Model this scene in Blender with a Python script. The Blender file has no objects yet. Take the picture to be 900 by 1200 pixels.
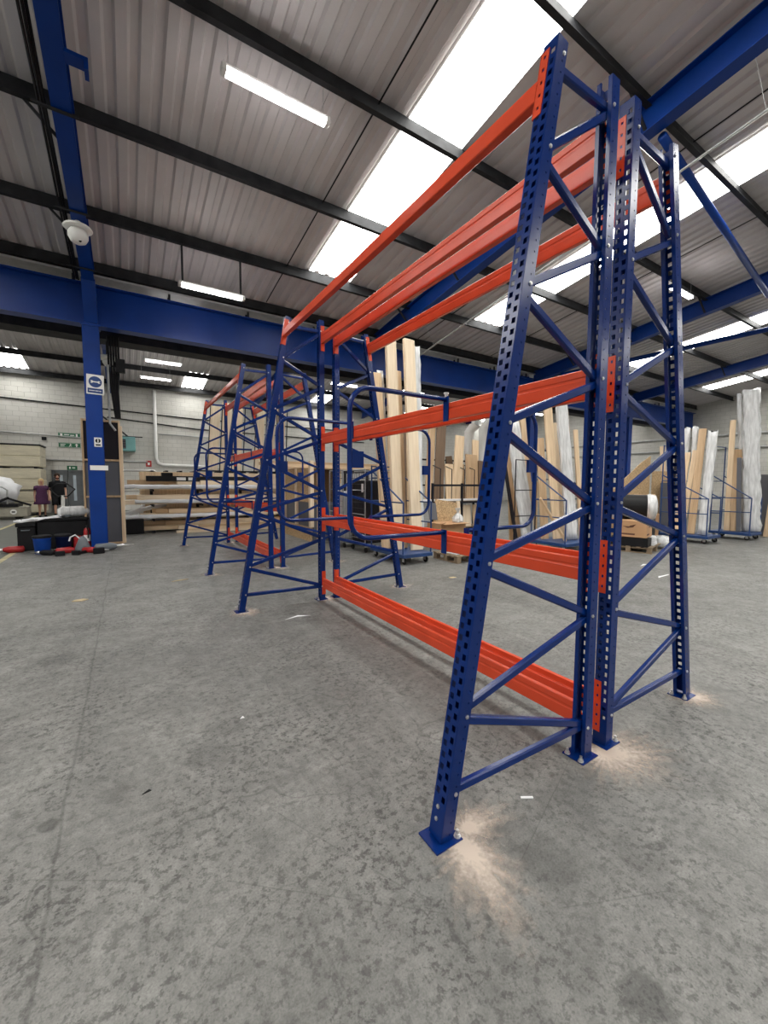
import bpy, bmesh, math, random
from mathutils import Vector, Matrix
random.seed(7)
rnd = random.Random(11)
PI = math.pi
scene = bpy.context.scene
C = scene.collection

# ------------------------------------------------------------------ camera
CAM = dict(loc=(-2.1936, -1.2511, 1.5), yaw=0.56171, pitch=-0.07097, roll=0.00515, f=478.91)
def set_camera():
    y, p, r = CAM['yaw'], CAM['pitch'], CAM['roll']
    f = Vector((math.sin(y)*math.cos(p), math.cos(y)*math.cos(p), math.sin(p)))
    rt = Vector((math.cos(y), -math.sin(y), 0))
    up = rt.cross(f)
    c, s = math.cos(r), math.sin(r)
    rr, uu = c*rt + s*up, -s*rt + c*up
    m = Matrix((( rr.x, uu.x, -f.x, CAM['loc'][0]), (rr.y, uu.y, -f.y, CAM['loc'][1]), (rr.z, uu.z, -f.z, CAM['loc'][2]), (0, 0, 0, 1)))
    cd = bpy.data.cameras.new('camera'); co = bpy.data.objects.new('camera', cd); C.objects.link(co)
    cd.sensor_fit = 'HORIZONTAL'; cd.sensor_width = 36.0; cd.lens = CAM['f']/900.0*36.0
    cd.clip_start = 0.05; cd.clip_end = 200
    co.matrix_world = m
    scene.camera = co
set_camera()

# ------------------------------------------------------------------ world, exposure
w = bpy.data.worlds.new('sky'); scene.world = w; w.use_nodes = True
w.node_tree.nodes['Background'].inputs[0].default_value = (0.80, 0.88, 1.0, 1)
w.node_tree.nodes['Background'].inputs[1].default_value = 1.0
scene.view_settings.view_transform = 'Standard'
scene.view_settings.look = 'None'
scene.view_settings.gamma = 1.0
scene.view_settings.use_curve_mapping = False
scene.view_settings.exposure = 0.0
SKYLIGHT_STRENGTH = 14.0
TUBE_STRENGTH = 22.0

# ------------------------------------------------------------------ materials
MATS = {}
def new_mat(name):
    m = bpy.data.materials.new(name); m.use_nodes = True
    MATS[name] = m
    return m, m.node_tree, m.node_tree.nodes, m.node_tree.links, m.node_tree.nodes['Principled BSDF']
def mat(name, col, rough=0.5, metal=0.0, var=0.12, scale=6.0, bump=0.0, bscale=40.0, coat=0.0, spec=0.5, stretch=(1, 1, 1), col2=None):
    m, nt, N, L, b = new_mat(name)
    b.inputs['Roughness'].default_value = rough; b.inputs['Metallic'].default_value = metal
    b.inputs['Coat Weight'].default_value = coat; b.inputs['Specular IOR Level'].default_value = spec
    tc = N.new('ShaderNodeTexCoord'); mp = N.new('ShaderNodeMapping'); mp.inputs['Scale'].default_value = stretch
    L.new(tc.outputs['Object'], mp.inputs['Vector'])
    nz = N.new('ShaderNodeTexNoise'); nz.inputs['Scale'].default_value = scale; nz.inputs['Detail'].default_value = 5
    L.new(mp.outputs['Vector'], nz.inputs['Vector'])
    rp = N.new('ShaderNodeValToRGB')
    c2 = col2 or tuple(min(1, c*(1+var)) for c in col)
    c1 = tuple(c*(1-var) for c in col)
    rp.color_ramp.elements[0].color = (*c1, 1); rp.color_ramp.elements[1].color = (*c2, 1)
    rp.color_ramp.elements[0].position = 0.3; rp.color_ramp.elements[1].position = 0.7
    L.new(nz.outputs['Fac'], rp.inputs['Fac']); L.new(rp.outputs['Color'], b.inputs['Base Color'])
    if bump:
        n2 = N.new('ShaderNodeTexNoise'); n2.inputs['Scale'].default_value = bscale; n2.inputs['Detail'].default_value = 4
        L.new(mp.outputs['Vector'], n2.inputs['Vector'])
        bp = N.new('ShaderNodeBump'); bp.inputs['Strength'].default_value = bump; bp.inputs['Distance'].default_value = 0.02
        L.new(n2.outputs['Fac'], bp.inputs['Height']); L.new(bp.outputs['Normal'], b.inputs['Normal'])
    return m
def emit(name, col, strength, noise=0.0):
    m, nt, N, L, b = new_mat(name)
    b.inputs['Base Color'].default_value = (0.8, 0.8, 0.8, 1)
    b.inputs['Emission Color'].default_value = (*col, 1); b.inputs['Emission Strength'].default_value = strength
    if noise:
        tc = N.new('ShaderNodeTexCoord'); nz = N.new('ShaderNodeTexNoise'); nz.inputs['Scale'].default_value = 2.5; nz.inputs['Detail'].default_value = 6
        L.new(tc.outputs['Object'], nz.inputs['Vector'])
        mr = N.new('ShaderNodeMapRange'); mr.inputs['From Min'].default_value = 0.3; mr.inputs['From Max'].default_value = 0.7
        mr.inputs['To Min'].default_value = strength*(1-noise); mr.inputs['To Max'].default_value = strength
        L.new(nz.outputs['Fac'], mr.inputs['Value']); L.new(mr.outputs['Result'], b.inputs['Emission Strength'])
    return m

mat('rack_blue', (0.0015, 0.020, 0.135), 0.20, var=0.12, scale=3, spec=0.30)
mat('rack_red', (0.60, 0.064, 0.024), 0.24, var=0.10, scale=3, spec=0.35)
mat('steel_blue', (0.001, 0.036, 0.235), 0.36, var=0.15, scale=1.5, spec=0.28)
mat('zinc', (0.62, 0.62, 0.62), 0.35, 0.9)
mat('dark_hole', (0.01, 0.01, 0.012), 0.8)
mat('purlin_dark', (0.030, 0.031, 0.034), 0.6, var=0.35, scale=4, spec=0.15)
mat('roof_sheet', (0.62, 0.585, 0.585), 0.45, var=0.08, scale=1.2)
mat('white_paint', (0.75, 0.75, 0.73), 0.45, var=0.05)
mat('white_plastic', (0.80, 0.80, 0.78), 0.35, var=0.03)
mat('black_plastic', (0.012, 0.012, 0.014), 0.5, spec=0.15)
mat('black_rubber', (0.02, 0.02, 0.02), 0.8, spec=0.15)
mat('black_cable', (0.010, 0.010, 0.012), 0.5, spec=0.15)
mat('conduit_grey', (0.45, 0.46, 0.46), 0.35, 0.3)
mat('teal_paint', (0.16, 0.36, 0.36), 0.45, var=0.12, scale=2)
mat('sign_blue', (0.008, 0.045, 0.20), 0.4, var=0.02)
mat('sign_green', (0.008, 0.13, 0.055), 0.4, var=0.02)
mat('sign_white', (0.82, 0.82, 0.80), 0.4, var=0.02)
mat('sign_red', (0.5, 0.03, 0.03), 0.4, var=0.02)
mat('pine', (0.70, 0.50, 0.31), 0.6, var=0.14, scale=3, stretch=(9, 9, 0.5), col2=(0.82, 0.64, 0.43))
mat('pine_pale', (0.80, 0.64, 0.45), 0.6, var=0.10, scale=3, stretch=(9, 9, 0.5), col2=(0.88, 0.74, 0.56))
mat('pine_tan', (0.52, 0.34, 0.19), 0.6, var=0.16, scale=3, stretch=(9, 9, 0.5), col2=(0.62, 0.44, 0.27))
mat('dark_board', (0.16, 0.10, 0.06), 0.6, var=0.2, scale=3, stretch=(9, 9, 0.5))
mat('osb', (0.50, 0.32, 0.16), 0.75, var=0.35, scale=28, bump=0.3, bscale=30, col2=(0.72, 0.52, 0.30))
mat('grey_panel', (0.125, 0.128, 0.145), 0.6, var=0.08, scale=1, spec=0.15)
mat('black_panel', (0.018, 0.016, 0.020), 0.6, var=0.1, scale=1, spec=0.15)
mat('cardboard', (0.50, 0.29, 0.15), 0.75, var=0.08, scale=3)
mat('print_brown', (0.12, 0.05, 0.03), 0.7)
mat('wrap', (0.58, 0.59, 0.60), 0.18, var=0.20, scale=3, bump=0.6, bscale=5, stretch=(6, 6, 0.9), col2=(0.80, 0.81, 0.82))
mat('wrap_cream', (0.62, 0.57, 0.43), 0.4, var=0.12, scale=3, bump=0.7, bscale=9, stretch=(0.6, 1, 3))
mat('sheet_white', (0.80, 0.81, 0.84), 0.5, var=0.04, bump=0.3, bscale=8)
mat('trolley_blue', (0.010, 0.045, 0.16), 0.45, var=0.15)
mat('cage_steel', (0.40, 0.41, 0.42), 0.35, 0.7)
mat('cage_mesh', (0.05, 0.05, 0.055), 0.5, 0.3)
mat('frame_dark', (0.012, 0.013, 0.02), 0.5, spec=0.15)
mat('pallet_wood', (0.23, 0.17, 0.11), 0.8, var=0.2, scale=5)
mat('bucket_blue', (0.010, 0.10, 0.60), 0.4)
mat('bucket_navy', (0.008, 0.018, 0.09), 0.4, spec=0.15)
mat('tool_red', (0.36, 0.012, 0.015), 0.4)
mat('tool_grey', (0.13, 0.15, 0.17), 0.5)
mat('brown_pipe', (0.10, 0.05, 0.03), 0.5)
mat('machine_cream', (0.36, 0.34, 0.28), 0.5)
mat('skin', (0.50, 0.27, 0.19), 0.5, var=0.06)
mat('blonde_hair', (0.60, 0.43, 0.22), 0.55, var=0.2, scale=30)
mat('dark_hair', (0.035, 0.02, 0.014), 0.6, spec=0.15)
mat('plum_cloth', (0.075, 0.020, 0.072), 0.8, var=0.3, scale=30)
mat('black_cloth', (0.010, 0.010, 0.012), 0.85, spec=0.15)
mat('line_yellow', (0.42, 0.37, 0.20), 0.6, var=0.3, scale=4)
mat('walkway', (0.080, 0.086, 0.074), 0.6, var=0.12, scale=2.0)
mat('door_grey', (0.11, 0.12, 0.13), 0.5)
mat('door_glass', (0.45, 0.52, 0.58), 0.1, var=0.1)
mat('roll_black', (0.012, 0.012, 0.013), 0.45, spec=0.15)
mat('scrap_tan', (0.45, 0.36, 0.22), 0.8)
emit('skylight', (1.0, 0.985, 0.93), SKYLIGHT_STRENGTH, 0.25)
emit('tube_glow', (1.0, 0.965, 0.97), TUBE_STRENGTH)

def floor_material():
    m, nt, N, L, b = new_mat('concrete')
    tc = N.new('ShaderNodeTexCoord'); P = tc.outputs['Object']
    cache = {}
    def noise(scale, detail=6, rough=0.6, stretch=None, rot=0):
        key = (scale, detail, rough, stretch, rot)
        if key in cache: return cache[key]
        n = N.new('ShaderNodeTexNoise'); n.inputs['Scale'].default_value = scale; n.inputs['Detail'].default_value = detail; n.inputs['Roughness'].default_value = rough
        if stretch:
            mp = N.new('ShaderNodeMapping'); mp.inputs['Scale'].default_value = stretch; mp.inputs['Rotation'].default_value = (0, 0, rot)
            L.new(P, mp.inputs['Vector']); L.new(mp.outputs['Vector'], n.inputs['Vector'])
        else: L.new(P, n.inputs['Vector'])
        cache[key] = n.outputs['Fac']
        return cache[key]
    def ramp(v, a, bb, ca, cb):
        r = N.new('ShaderNodeMapRange'); r.inputs['From Min'].default_value = a; r.inputs['From Max'].default_value = bb
        r.inputs['To Min'].default_value = ca; r.inputs['To Max'].default_value = cb; r.clamp = True
        L.new(v, r.inputs['Value']); return r.outputs['Result']
    def math_(op, a, bb=None):
        n = N.new('ShaderNodeMath'); n.operation = op
        for i, x in enumerate((a, bb)):
            if x is None: continue
            if isinstance(x, (int, float)): n.inputs[i].default_value = x
            else: L.new(x, n.inputs[i])
        return n.outputs[0]
    v = ramp(noise(0.55, 8, 0.62), 0.32, 0.68, 0.80, 1.12)
    v = math_('MULTIPLY', v, ramp(noise(3.2, 8, 0.7), 0.33, 0.66, 0.76, 1.13))
    v = math_('MULTIPLY', v, ramp(noise(14, 6, 0.72), 0.38, 0.60, 0.80, 1.10))
    v = math_('MULTIPLY', v, ramp(noise(130, 3, 0.6), 0.34, 0.60, 0.80, 1.08))
    # worn dark flecks, gathered in patches
    patch = ramp(noise(1.7, 5, 0.6), 0.38, 0.62, 0.0, 1.0)
    fl1 = ramp(noise(30, 7, 0.72), 0.515, 0.58, 0.0, 1.0); fl2 = ramp(noise(13, 8, 0.75), 0.55, 0.61, 0.0, 1.0)
    fk = math_('MULTIPLY', math_('MAXIMUM', fl1, fl2), math_('ADD', math_('MULTIPLY', patch, 0.42), 0.20))
    v = math_('MULTIPLY', v, math_('SUBTRACT', 1.0, fk))
    # pale flecks
    v = math_('MULTIPLY', v, ramp(noise(38, 4, 0.6), 0.68, 0.74, 1.0, 1.35))
    # drag marks, two directions
    v = math_('MULTIPLY', v, ramp(noise(2.2, 5, 0.6, (9, 0.5, 1), 0.5), 0.60, 0.72, 1.0, 0.80))
    v = math_('MULTIPLY', v, ramp(noise(1.6, 5, 0.6, (0.5, 10, 1), 0.2), 0.62, 0.74, 1.0, 0.82))
    # hair cracks: the zero line of a slow noise
    for sc, wd, dk in ((0.30, 0.0004, 0.72), (0.55, 0.0005, 0.80)):
        n = noise(sc, 4, 0.55, (1, 1, 1), sc*3)
        d = math_('ABSOLUTE', math_('SUBTRACT', n, 0.5))
        v = math_('MULTIPLY', v, ramp(d, wd, wd*3, dk, 1.0))
    sep = N.new('ShaderNodeSeparateXYZ'); L.new(P, sep.inputs[0])
    wob = math_('MULTIPLY', math_('SUBTRACT', noise(1.3, 4), 0.5), 0.10)
    # slab joint and the round filled patches
    dx = math_('ABSOLUTE', math_('ADD', math_('ADD', sep.outputs['X'], 2.48), wob))
    v = math_('MULTIPLY', v, ramp(dx, 0.003, 0.010, 0.70, 1.0))
    for (x0, y0, x1, y1) in ((-2.56, 0.68, -2.19, 0.44), (-1.92, 0.28, -1.30, -0.25), (-1.66, 0.49, -1.33, -0.18), (-0.9, -0.25, 0.2, 0.15), (-0.95, -0.45, -0.55, -0.62), (-2.2, 2.4, -0.9, 2.0), (-1.9, 1.2, -1.0, 1.45)):
        ln = math.hypot(x1-x0, y1-y0); ux, uy = (x1-x0)/ln, (y1-y0)/ln
        ax_ = math_('SUBTRACT', sep.outputs['X'], x0); ay_ = math_('SUBTRACT', sep.outputs['Y'], y0)
        al = math_('ADD', math_('MULTIPLY', ax_, ux), math_('MULTIPLY', ay_, uy))
        ac = math_('ABSOLUTE', math_('ADD', math_('ADD', math_('MULTIPLY', ax_, -uy), math_('MULTIPLY', ay_, ux)), math_('MULTIPLY', wob, 0.25)))
        inside = math_('MULTIPLY', math_('GREATER_THAN', al, 0.0), math_('LESS_THAN', al, ln))
        v = math_('MULTIPLY', v, math_('SUBTRACT', 1.0, math_('MULTIPLY', inside, ramp(ac, 0.001, 0.004, 0.24, 0.0))))
    for (px, py, r, dk) in ((-2.53, 0.95, 0.045, 0.60), (-2.29, 1.02, 0.07, 0.76), (-2.72, 3.05, 0.15, 0.74), (-1.86, 1.08, 0.13, 0.80), (-1.70, 1.30, 0.12, 0.84), (-0.95, -0.73, 0.075, 0.56), (-0.83, -0.31, 0.13, 0.82), (0.22, -0.33, 0.22, 0.82), (-0.45, -0.48, 0.12, 0.84), (1.30, -0.25, 0.30, 0.84)):
        cx = math_('SUBTRACT', sep.outputs['X'], px); cy = math_('SUBTRACT', sep.outputs['Y'], py)
        d = math_('SQRT', math_('ADD', math_('MULTIPLY', cx, cx), math_('MULTIPLY', cy, cy)))
        d = math_('ADD', d, math_('MULTIPLY', math_('SUBTRACT', noise(7, 6, 0.7), 0.5), r*1.1))
        v = math_('MULTIPLY', v, ramp(d, r*0.72, r*1.05, dk, 1.0))
    mix = N.new('ShaderNodeMix'); mix.data_type = 'RGBA'
    mix.blend_type = 'MULTIPLY'; mix.inputs['Factor'].default_value = 1.0
    tint = N.new('ShaderNodeValToRGB'); tint.color_ramp.elements[0].color = (0.182, 0.185, 0.176, 1); tint.color_ramp.elements[1].color = (0.200, 0.197, 0.187, 1)
    L.new(noise(0.8, 3), tint.inputs['Fac'])
    comb = N.new('ShaderNodeCombineColor')
    for i in range(3): L.new(v, comb.inputs[i])
    L.new(tint.outputs['Color'], mix.inputs['A']); L.new(comb.outputs[0], mix.inputs['B'])
    L.new(mix.outputs['Result'], b.inputs['Base Color'])
    rr = ramp(noise(5, 5), 0.3, 0.7, 0.42, 0.62); L.new(rr, b.inputs['Roughness'])
    bp = N.new('ShaderNodeBump'); bp.inputs['Strength'].default_value = 0.25; bp.inputs['Distance'].default_value = 0.004
    L.new(v, bp.inputs['Height']); L.new(bp.outputs['Normal'], b.inputs['Normal'])
    return m
floor_material()

def block_material(name, use_y):
    m, nt, N, L, b = new_mat(name)
    tc = N.new('ShaderNodeTexCoord'); sep = N.new('ShaderNodeSeparateXYZ'); L.new(tc.outputs['Object'], sep.inputs[0])
    cb = N.new('ShaderNodeCombineXYZ'); L.new(sep.outputs['Y' if use_y else 'X'], cb.inputs[0]); L.new(sep.outputs['Z'], cb.inputs[1])
    br = N.new('ShaderNodeTexBrick'); br.inputs['Scale'].default_value = 1.0
    br.inputs['Brick Width'].default_value = 0.45; br.inputs['Row Height'].default_value = 0.225
    br.inputs['Mortar Size'].default_value = 0.012; br.inputs['Mortar Smooth'].default_value = 0.4
    br.inputs['Color1'].default_value = (0.62, 0.61, 0.575, 1); br.inputs['Color2'].default_value = (0.585, 0.577, 0.545, 1); br.inputs['Mortar'].default_value = (0.46, 0.455, 0.43, 1)
    L.new(cb.outputs[0], br.inputs['Vector'])
    nz = N.new('ShaderNodeTexNoise'); nz.inputs['Scale'].default_value = 0.8; nz.inputs['Detail'].default_value = 6; L.new(tc.outputs['Object'], nz.inputs['Vector'])
    rp = N.new('ShaderNodeValToRGB'); rp.color_ramp.elements[0].color = (0.82, 0.82, 0.80, 1); rp.color_ramp.elements[1].color = (1, 1, 1, 1)
    rp.color_ramp.elements[0].position = 0.3; rp.color_ramp.elements[1].position = 0.65
    L.new(nz.outputs['Fac'], rp.inputs['Fac'])
    mx = N.new('ShaderNodeMix'); mx.data_type = 'RGBA'; mx.blend_type = 'MULTIPLY'; mx.inputs['Factor'].default_value = 1
    L.new(br.outputs['Color'], mx.inputs['A']); L.new(rp.outputs['Color'], mx.inputs['B']); L.new(mx.outputs['Result'], b.inputs['Base Color'])
    bp = N.new('ShaderNodeBump'); bp.inputs['Strength'].default_value = 0.5; bp.inputs['Distance'].default_value = 0.01; bp.invert = True
    L.new(br.outputs['Fac'], bp.inputs['Height']); L.new(bp.outputs['Normal'], b.inputs['Normal'])
    b.inputs['Roughness'].default_value = 0.6
block_material('block_x', False); block_material('block_y', True)

def dust_material():
    m, nt, N, L, b = new_mat('dust')
    b.inputs['Base Color'].default_value = (0.54, 0.455, 0.39, 1); b.inputs['Roughness'].default_value = 0.95
    at = N.new('ShaderNodeAttribute'); at.attribute_name = 'cover'
    tc = N.new('ShaderNodeTexCoord'); nz = N.new('ShaderNodeTexNoise'); nz.inputs['Scale'].default_value = 34; nz.inputs['Detail'].default_value = 8; nz.inputs['Roughness'].default_value = 0.75
    L.new(tc.outputs['Object'], nz.inputs['Vector'])
    ad = N.new('ShaderNodeMath'); ad.operation = 'ADD'; L.new(at.outputs['Fac'], ad.inputs[0]); L.new(nz.outputs['Fac'], ad.inputs[1])
    mr = N.new('ShaderNodeMapRange'); mr.inputs['From Min'].default_value = 0.52; mr.inputs['From Max'].default_value = 1.22
    L.new(ad.outputs[0], mr.inputs['Value']); L.new(mr.outputs['Result'], b.inputs['Alpha'])
dust_material()

# ------------------------------------------------------------------ mesh helpers
class MB:
    def __init__(s): s.v = []; s.f = []
    def add(s, vs, fs):
        o = len(s.v); s.v += [tuple(x) for x in vs]; s.f += [tuple(i+o for i in f) for f in fs]; return s
    def box(s, c, d, R=None):
        c = Vector(c); vs = []
        for sx, sy, sz in ((-1,-1,-1),(1,-1,-1),(1,1,-1),(-1,1,-1),(-1,-1,1),(1,-1,1),(1,1,1),(-1,1,1)):
            p = Vector((sx*d[0]/2, sy*d[1]/2, sz*d[2]/2))
            if R is not None: p = R @ p
            vs.append(c+p)
        return s.add(vs, [(0,3,2,1),(4,5,6,7),(0,1,5,4),(1,2,6,5),(2,3,7,6),(3,0,4,7)])
    def b2(s, x0, x1, y0, y1, z0, z1):
        return s.box(((x0+x1)/2, (y0+y1)/2, (z0+z1)/2), (x1-x0, y1-y0, z1-z0))
    def prism(s, poly, a, e1, e2, ex):
        a, e1, e2, ex = Vector(a), Vector(e1), Vector(e2), Vector(ex); n = len(poly)
        vs = [a+e1*p[0]+e2*p[1] for p in poly]; vs += [q+ex for q in vs]
        fs = [tuple(reversed(range(n))), tuple(range(n, 2*n))]+[(i, (i+1) % n, n+(i+1) % n, n+i) for i in range(n)]
        return s.add(vs, fs)
    def tube(s, path, r, n=8, closed=False, radii=None, caps=True):
        P = [Vector(p) for p in path]; m = len(P); vs = []; fs = []
        T = []
        for i in range(m):
            a = P[(i-1) % m] if (closed or i > 0) else P[i]; b = P[(i+1) % m] if (closed or i < m-1) else P[i]
            T.append((b-a).normalized())
        ref = Vector((0, 0, 1)) if abs(T[0].z) < 0.9 else Vector((1, 0, 0))
        nrm = (ref - T[0]*ref.dot(T[0])).normalized()
        for i in range(m):
            nrm = (nrm - T[i]*nrm.dot(T[i])).normalized(); bn = T[i].cross(nrm)
            rr = radii[i] if radii else r
            for k in range(n):
                a = 2*PI*k/n; vs.append(P[i]+nrm*(rr*math.cos(a))+bn*(rr*math.sin(a)))
        for i in range(m if closed else m-1):
            j = (i+1) % m
            for k in range(n): fs.append((i*n+k, i*n+(k+1) % n, j*n+(k+1) % n, j*n+k))
        if not closed and caps: fs += [tuple(reversed(range(n))), tuple(range((m-1)*n, m*n))]
        return s.add(vs, fs)
    def bar(s, a, b, w, h, ref=(0, 0, 1)):
        a, b = Vector(a), Vector(b); d = b-a; t = d.normalized(); ref = Vector(ref)
        if abs(t.dot(ref)) > 0.98: ref = Vector((1, 0, 0))
        x = t.cross(ref).normalized(); y = x.cross(t)
        return s.prism([(-w/2, -h/2), (w/2, -h/2), (w/2, h/2), (-w/2, h/2)], a, x, y, d)
    def lathe(s, prof, c=(0, 0, 0), n=16, axis='z', sx=1, sy=1):
        c = Vector(c); vs = []; fs = []; m = len(prof)
        for r, h in prof:
            for k in range(n):
                a = 2*PI*k/n; p = (r*math.cos(a)*sx, r*math.sin(a)*sy, h)
                if axis == 'x': p = (p[2], p[0], p[1])
                if axis == 'y': p = (p[0], p[2], p[1])
                vs.append(c+Vector(p))
        for i in range(m-1):
            for k in range(n): fs.append((i*n+k, i*n+(k+1) % n, (i+1)*n+(k+1) % n, (i+1)*n+k))
        fs += [tuple(reversed(range(n))), tuple(range((m-1)*n, m*n))]
        return s.add(vs, fs)
    def mesh(s, name, material, bevel=0.0, smooth=False):
        me = bpy.data.meshes.new(name); me.from_pydata(s.v, [], s.f); me.validate()
        bm = bmesh.new(); bm.from_mesh(me)
        bmesh.ops.recalc_face_normals(bm, faces=bm.faces)
        if bevel: bmesh.ops.bevel(bm, geom=[e for e in bm.edges if not e.is_boundary and e.calc_face_angle(0) > 0.6], offset=bevel, segments=1, affect='EDGES', clamp_overlap=True)
        bm.to_mesh(me); bm.free()
        if smooth: me.polygons.foreach_set('use_smooth', [True]*len(me.polygons))
        me.materials.append(MATS[material]); return me
def link(name, me, parent=None, loc=None, rot=None, M=None):
    o = bpy.data.objects.new(name, me); C.objects.link(o)
    if parent is not None: o.parent = parent
    if loc is not None: o.location = loc
    if rot is not None: o.rotation_euler = rot
    if M is not None: o.matrix_local = M
    return o
def part(name, mb, material, parent=None, bevel=0.0, smooth=False, loc=None, rot=None):
    return link(name, mb.mesh(name, material, bevel, smooth), parent, loc, rot)
def tag(o, label, cat, group=None):
    o['label'] = label; o['category'] = cat
    if group: o['group'] = group
    return o
def thing(name, label, cat, loc=(0, 0, 0), rotz=0.0, group=None):
    o = bpy.data.objects.new(name, None); C.objects.link(o); o.empty_display_size = 0.1
    o.location = loc; o.rotation_euler = (0, 0, rotz)
    return tag(o, label, cat, group)
def struct(o): o['kind'] = 'structure'; return o
def copy_tree(o, parent=None):
    c = o.copy(); C.objects.link(c)
    if parent is not None: c.parent = parent
    for ch in list(o.children): copy_tree(ch, c)
    return c
def empty_struct(name, loc=(0, 0, 0)):
    o = bpy.data.objects.new(name, None); C.objects.link(o); o.location = loc; o.empty_display_size = 0.1
    return struct(o)

# ------------------------------------------------------------------ the building
XL, XR, YB, YW = -13.0, 26.6, -14.0, 24.0
TAN = math.tan(math.radians(7.5))
YV, ZV = 9.9, 6.15                    # valley between the two roofs
YR1 = -3.0                            # ridge of the near roof
YR2 = 18.6                            # ridge of the far roof
def roof_z(y):
    if y <= YR1: return ZV + TAN*(YV-YR1) - TAN*(YR1-y)
    if y <= YV: return ZV + TAN*(YV-y)
    if y <= YR2: return ZV + TAN*(y-YV)
    return ZV + TAN*(YR2-YV) - TAN*(y-YR2)
ZE = roof_z(YW)
RAFTERS = [-9.9, -2.72, 4.40, 11.85, 19.35]

fl = struct(part('floor', MB().b2(XL, XR, YB, YW, -0.12, 0.0), 'concrete'))
part('walkway_strip', MB().b2(-5.50, -4.30, 6.0, 23.5, 0.0005, 0.002), 'walkway', fl)
for x in (-5.56, -4.24):
    part('painted_line', MB().b2(x-0.05, x+0.05, 6.0, 23.5, 0.0008, 0.0028), 'line_yellow', fl)

def wall_panel(name, mb, material): return struct(part(name, mb, material))
wall_far = wall_panel('wall_far', MB().b2(XL, XR, YW, YW+0.25, 0, ZE+0.25), 'block_x')
def gable(x0, x1):
    poly = [(YB, 0), (YW, 0), (YW, ZE+0.05), (YR2, roof_z(YR2)+0.05), (YV, ZV+0.05), (YR1, roof_z(YR1)+0.05), (YB, roof_z(YB)+0.05)]
    return MB().prism(poly, (x0, 0, 0), (0, 1, 0), (0, 0, 1), (x1-x0, 0, 0))
wall_panel('wall_right', gable(XR, XR+0.25), 'block_y')
wall_panel('wall_left', gable(XL-0.25, XL), 'block_y')
wall_panel('wall_near', MB().b2(XL, XR, YB-0.25, YB, 0, roof_z(YB)+0.1), 'block_x')

# roof: every trapezoidal sheet is a piece of its own
SW = 1.05
def sheet_mesh(name, y0, y1, material):
    rib = SW/4.0; hgt = 0.042; prof = []
    for k in range(4):
        b0 = k*rib
        prof += [(b0, 0), (b0+rib*0.44, 0), (b0+rib*0.56, hgt), (b0+rib*0.88, hgt)]
    prof.append((SW+0.012, 0))
    vs = []; fs = []
    for x, h in prof: vs.append((x, y0, roof_z(y0)+h))
    for x, h in prof: vs.append((x, y1, roof_z(y1)+h))
    n = len(prof)
    for i in range(n-1): fs.append((i, i+1, n+i+1, n+i))
    mb = MB(); mb.add(vs, fs)
    me = bpy.data.meshes.new(name); me.from_pydata(mb.v, [], mb.f); me.materials.append(MATS[material]); return me
ceil_near = empty_struct('ceiling_near'); ceil_far = empty_struct('ceiling_far')
k0 = int(math.floor((XL-1.55)/SW)); k1 = int(math.ceil((XR-1.55)/SW))
NEAR_SKY = {-14, -7, 0, 5, 13, 20}; FAR_SKY = {-8, -1, 6, 13, 20}
def slope(ceil, y0, y1, sky, s0, s1):
    full = sheet_mesh('roof_sheet', y0, y1, 'roof_sheet')
    parts_ = []
    if s0 > y0+0.05: parts_.append(sheet_mesh('roof_sheet', y0, s0, 'roof_sheet'))
    if s1 < y1-0.05: parts_.append(sheet_mesh('roof_sheet', s1, y1, 'roof_sheet'))
    glow = sheet_mesh('skylight_panel', s0, s1, 'skylight')
    for k in range(k0, k1):
        loc = (1.55+k*SW, 0, 0)
        if k in sky:
            for me in parts_: link('roof_sheet', me, ceil, loc)
            link('skylight_panel', glow, ceil, loc)
        else: link('roof_sheet', full, ceil, loc)
slope(ceil_near, YR1, YV, NEAR_SKY, YR1, 8.0)
slope(ceil_near, YB, YR1, NEAR_SKY, YB+2.0, YR1)
slope(ceil_far, YV, YR2, FAR_SKY, YV+2.0, YR2)
slope(ceil_far, YR2, YW, FAR_SKY, 21.5, YW-0.3)

# purlins (zed section), rafters (I section), valley girder
def zed(y, z):
    h = 0.235; t = 0.008; w_ = 0.075
    return [(y-w_, z-h), (y+t, z-h), (y+t, z-t), (y+w_, z-t), (y+w_, z), (y, z), (y, z-h+t), (y-w_, z-h+t)]
PURL_NEAR = [9.72, 8.02, 6.02, 4.05, 2.1, 0.1, -1.9, -4.1, -6.1, -8.1, -10.1, -12.1, -13.9]
PURL_FAR = [10.15, 12.1, 14.1, 16.1, 18.2, 19.1, 21.4, 23.75]
for ceil, ys in ((ceil_near, PURL_NEAR), (ceil_far, PURL_FAR)):
    for y in ys:
        part('purlin', MB().prism(zed(y, roof_z(y)-0.004), (XL, 0, 0), (0, 1, 0), (0, 0, 1), (XR-XL, 0, 0)), 'purlin_dark', ceil)
def ibeam(mb, a, b, depth, wid, tf=0.016, tw=0.012):
    # a, b: ends of the top line; the section hangs straight down
    a, b = Vector(a), Vector(b); d = b-a
    side = Vector((d.y, -d.x, 0)).normalized(); up = Vector((0, 0, 1))
    hw = wid/2
    poly = [(-hw, 0), (-hw, -tf), (-tw, -tf), (-tw, -depth+tf), (-hw, -depth+tf), (-hw, -depth), (hw, -depth), (hw, -depth+tf), (tw, -depth+tf), (tw, -tf), (hw, -tf), (hw, 0)]
    return mb.prism(poly, a, side, up, d)
RD = 0.42
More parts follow.
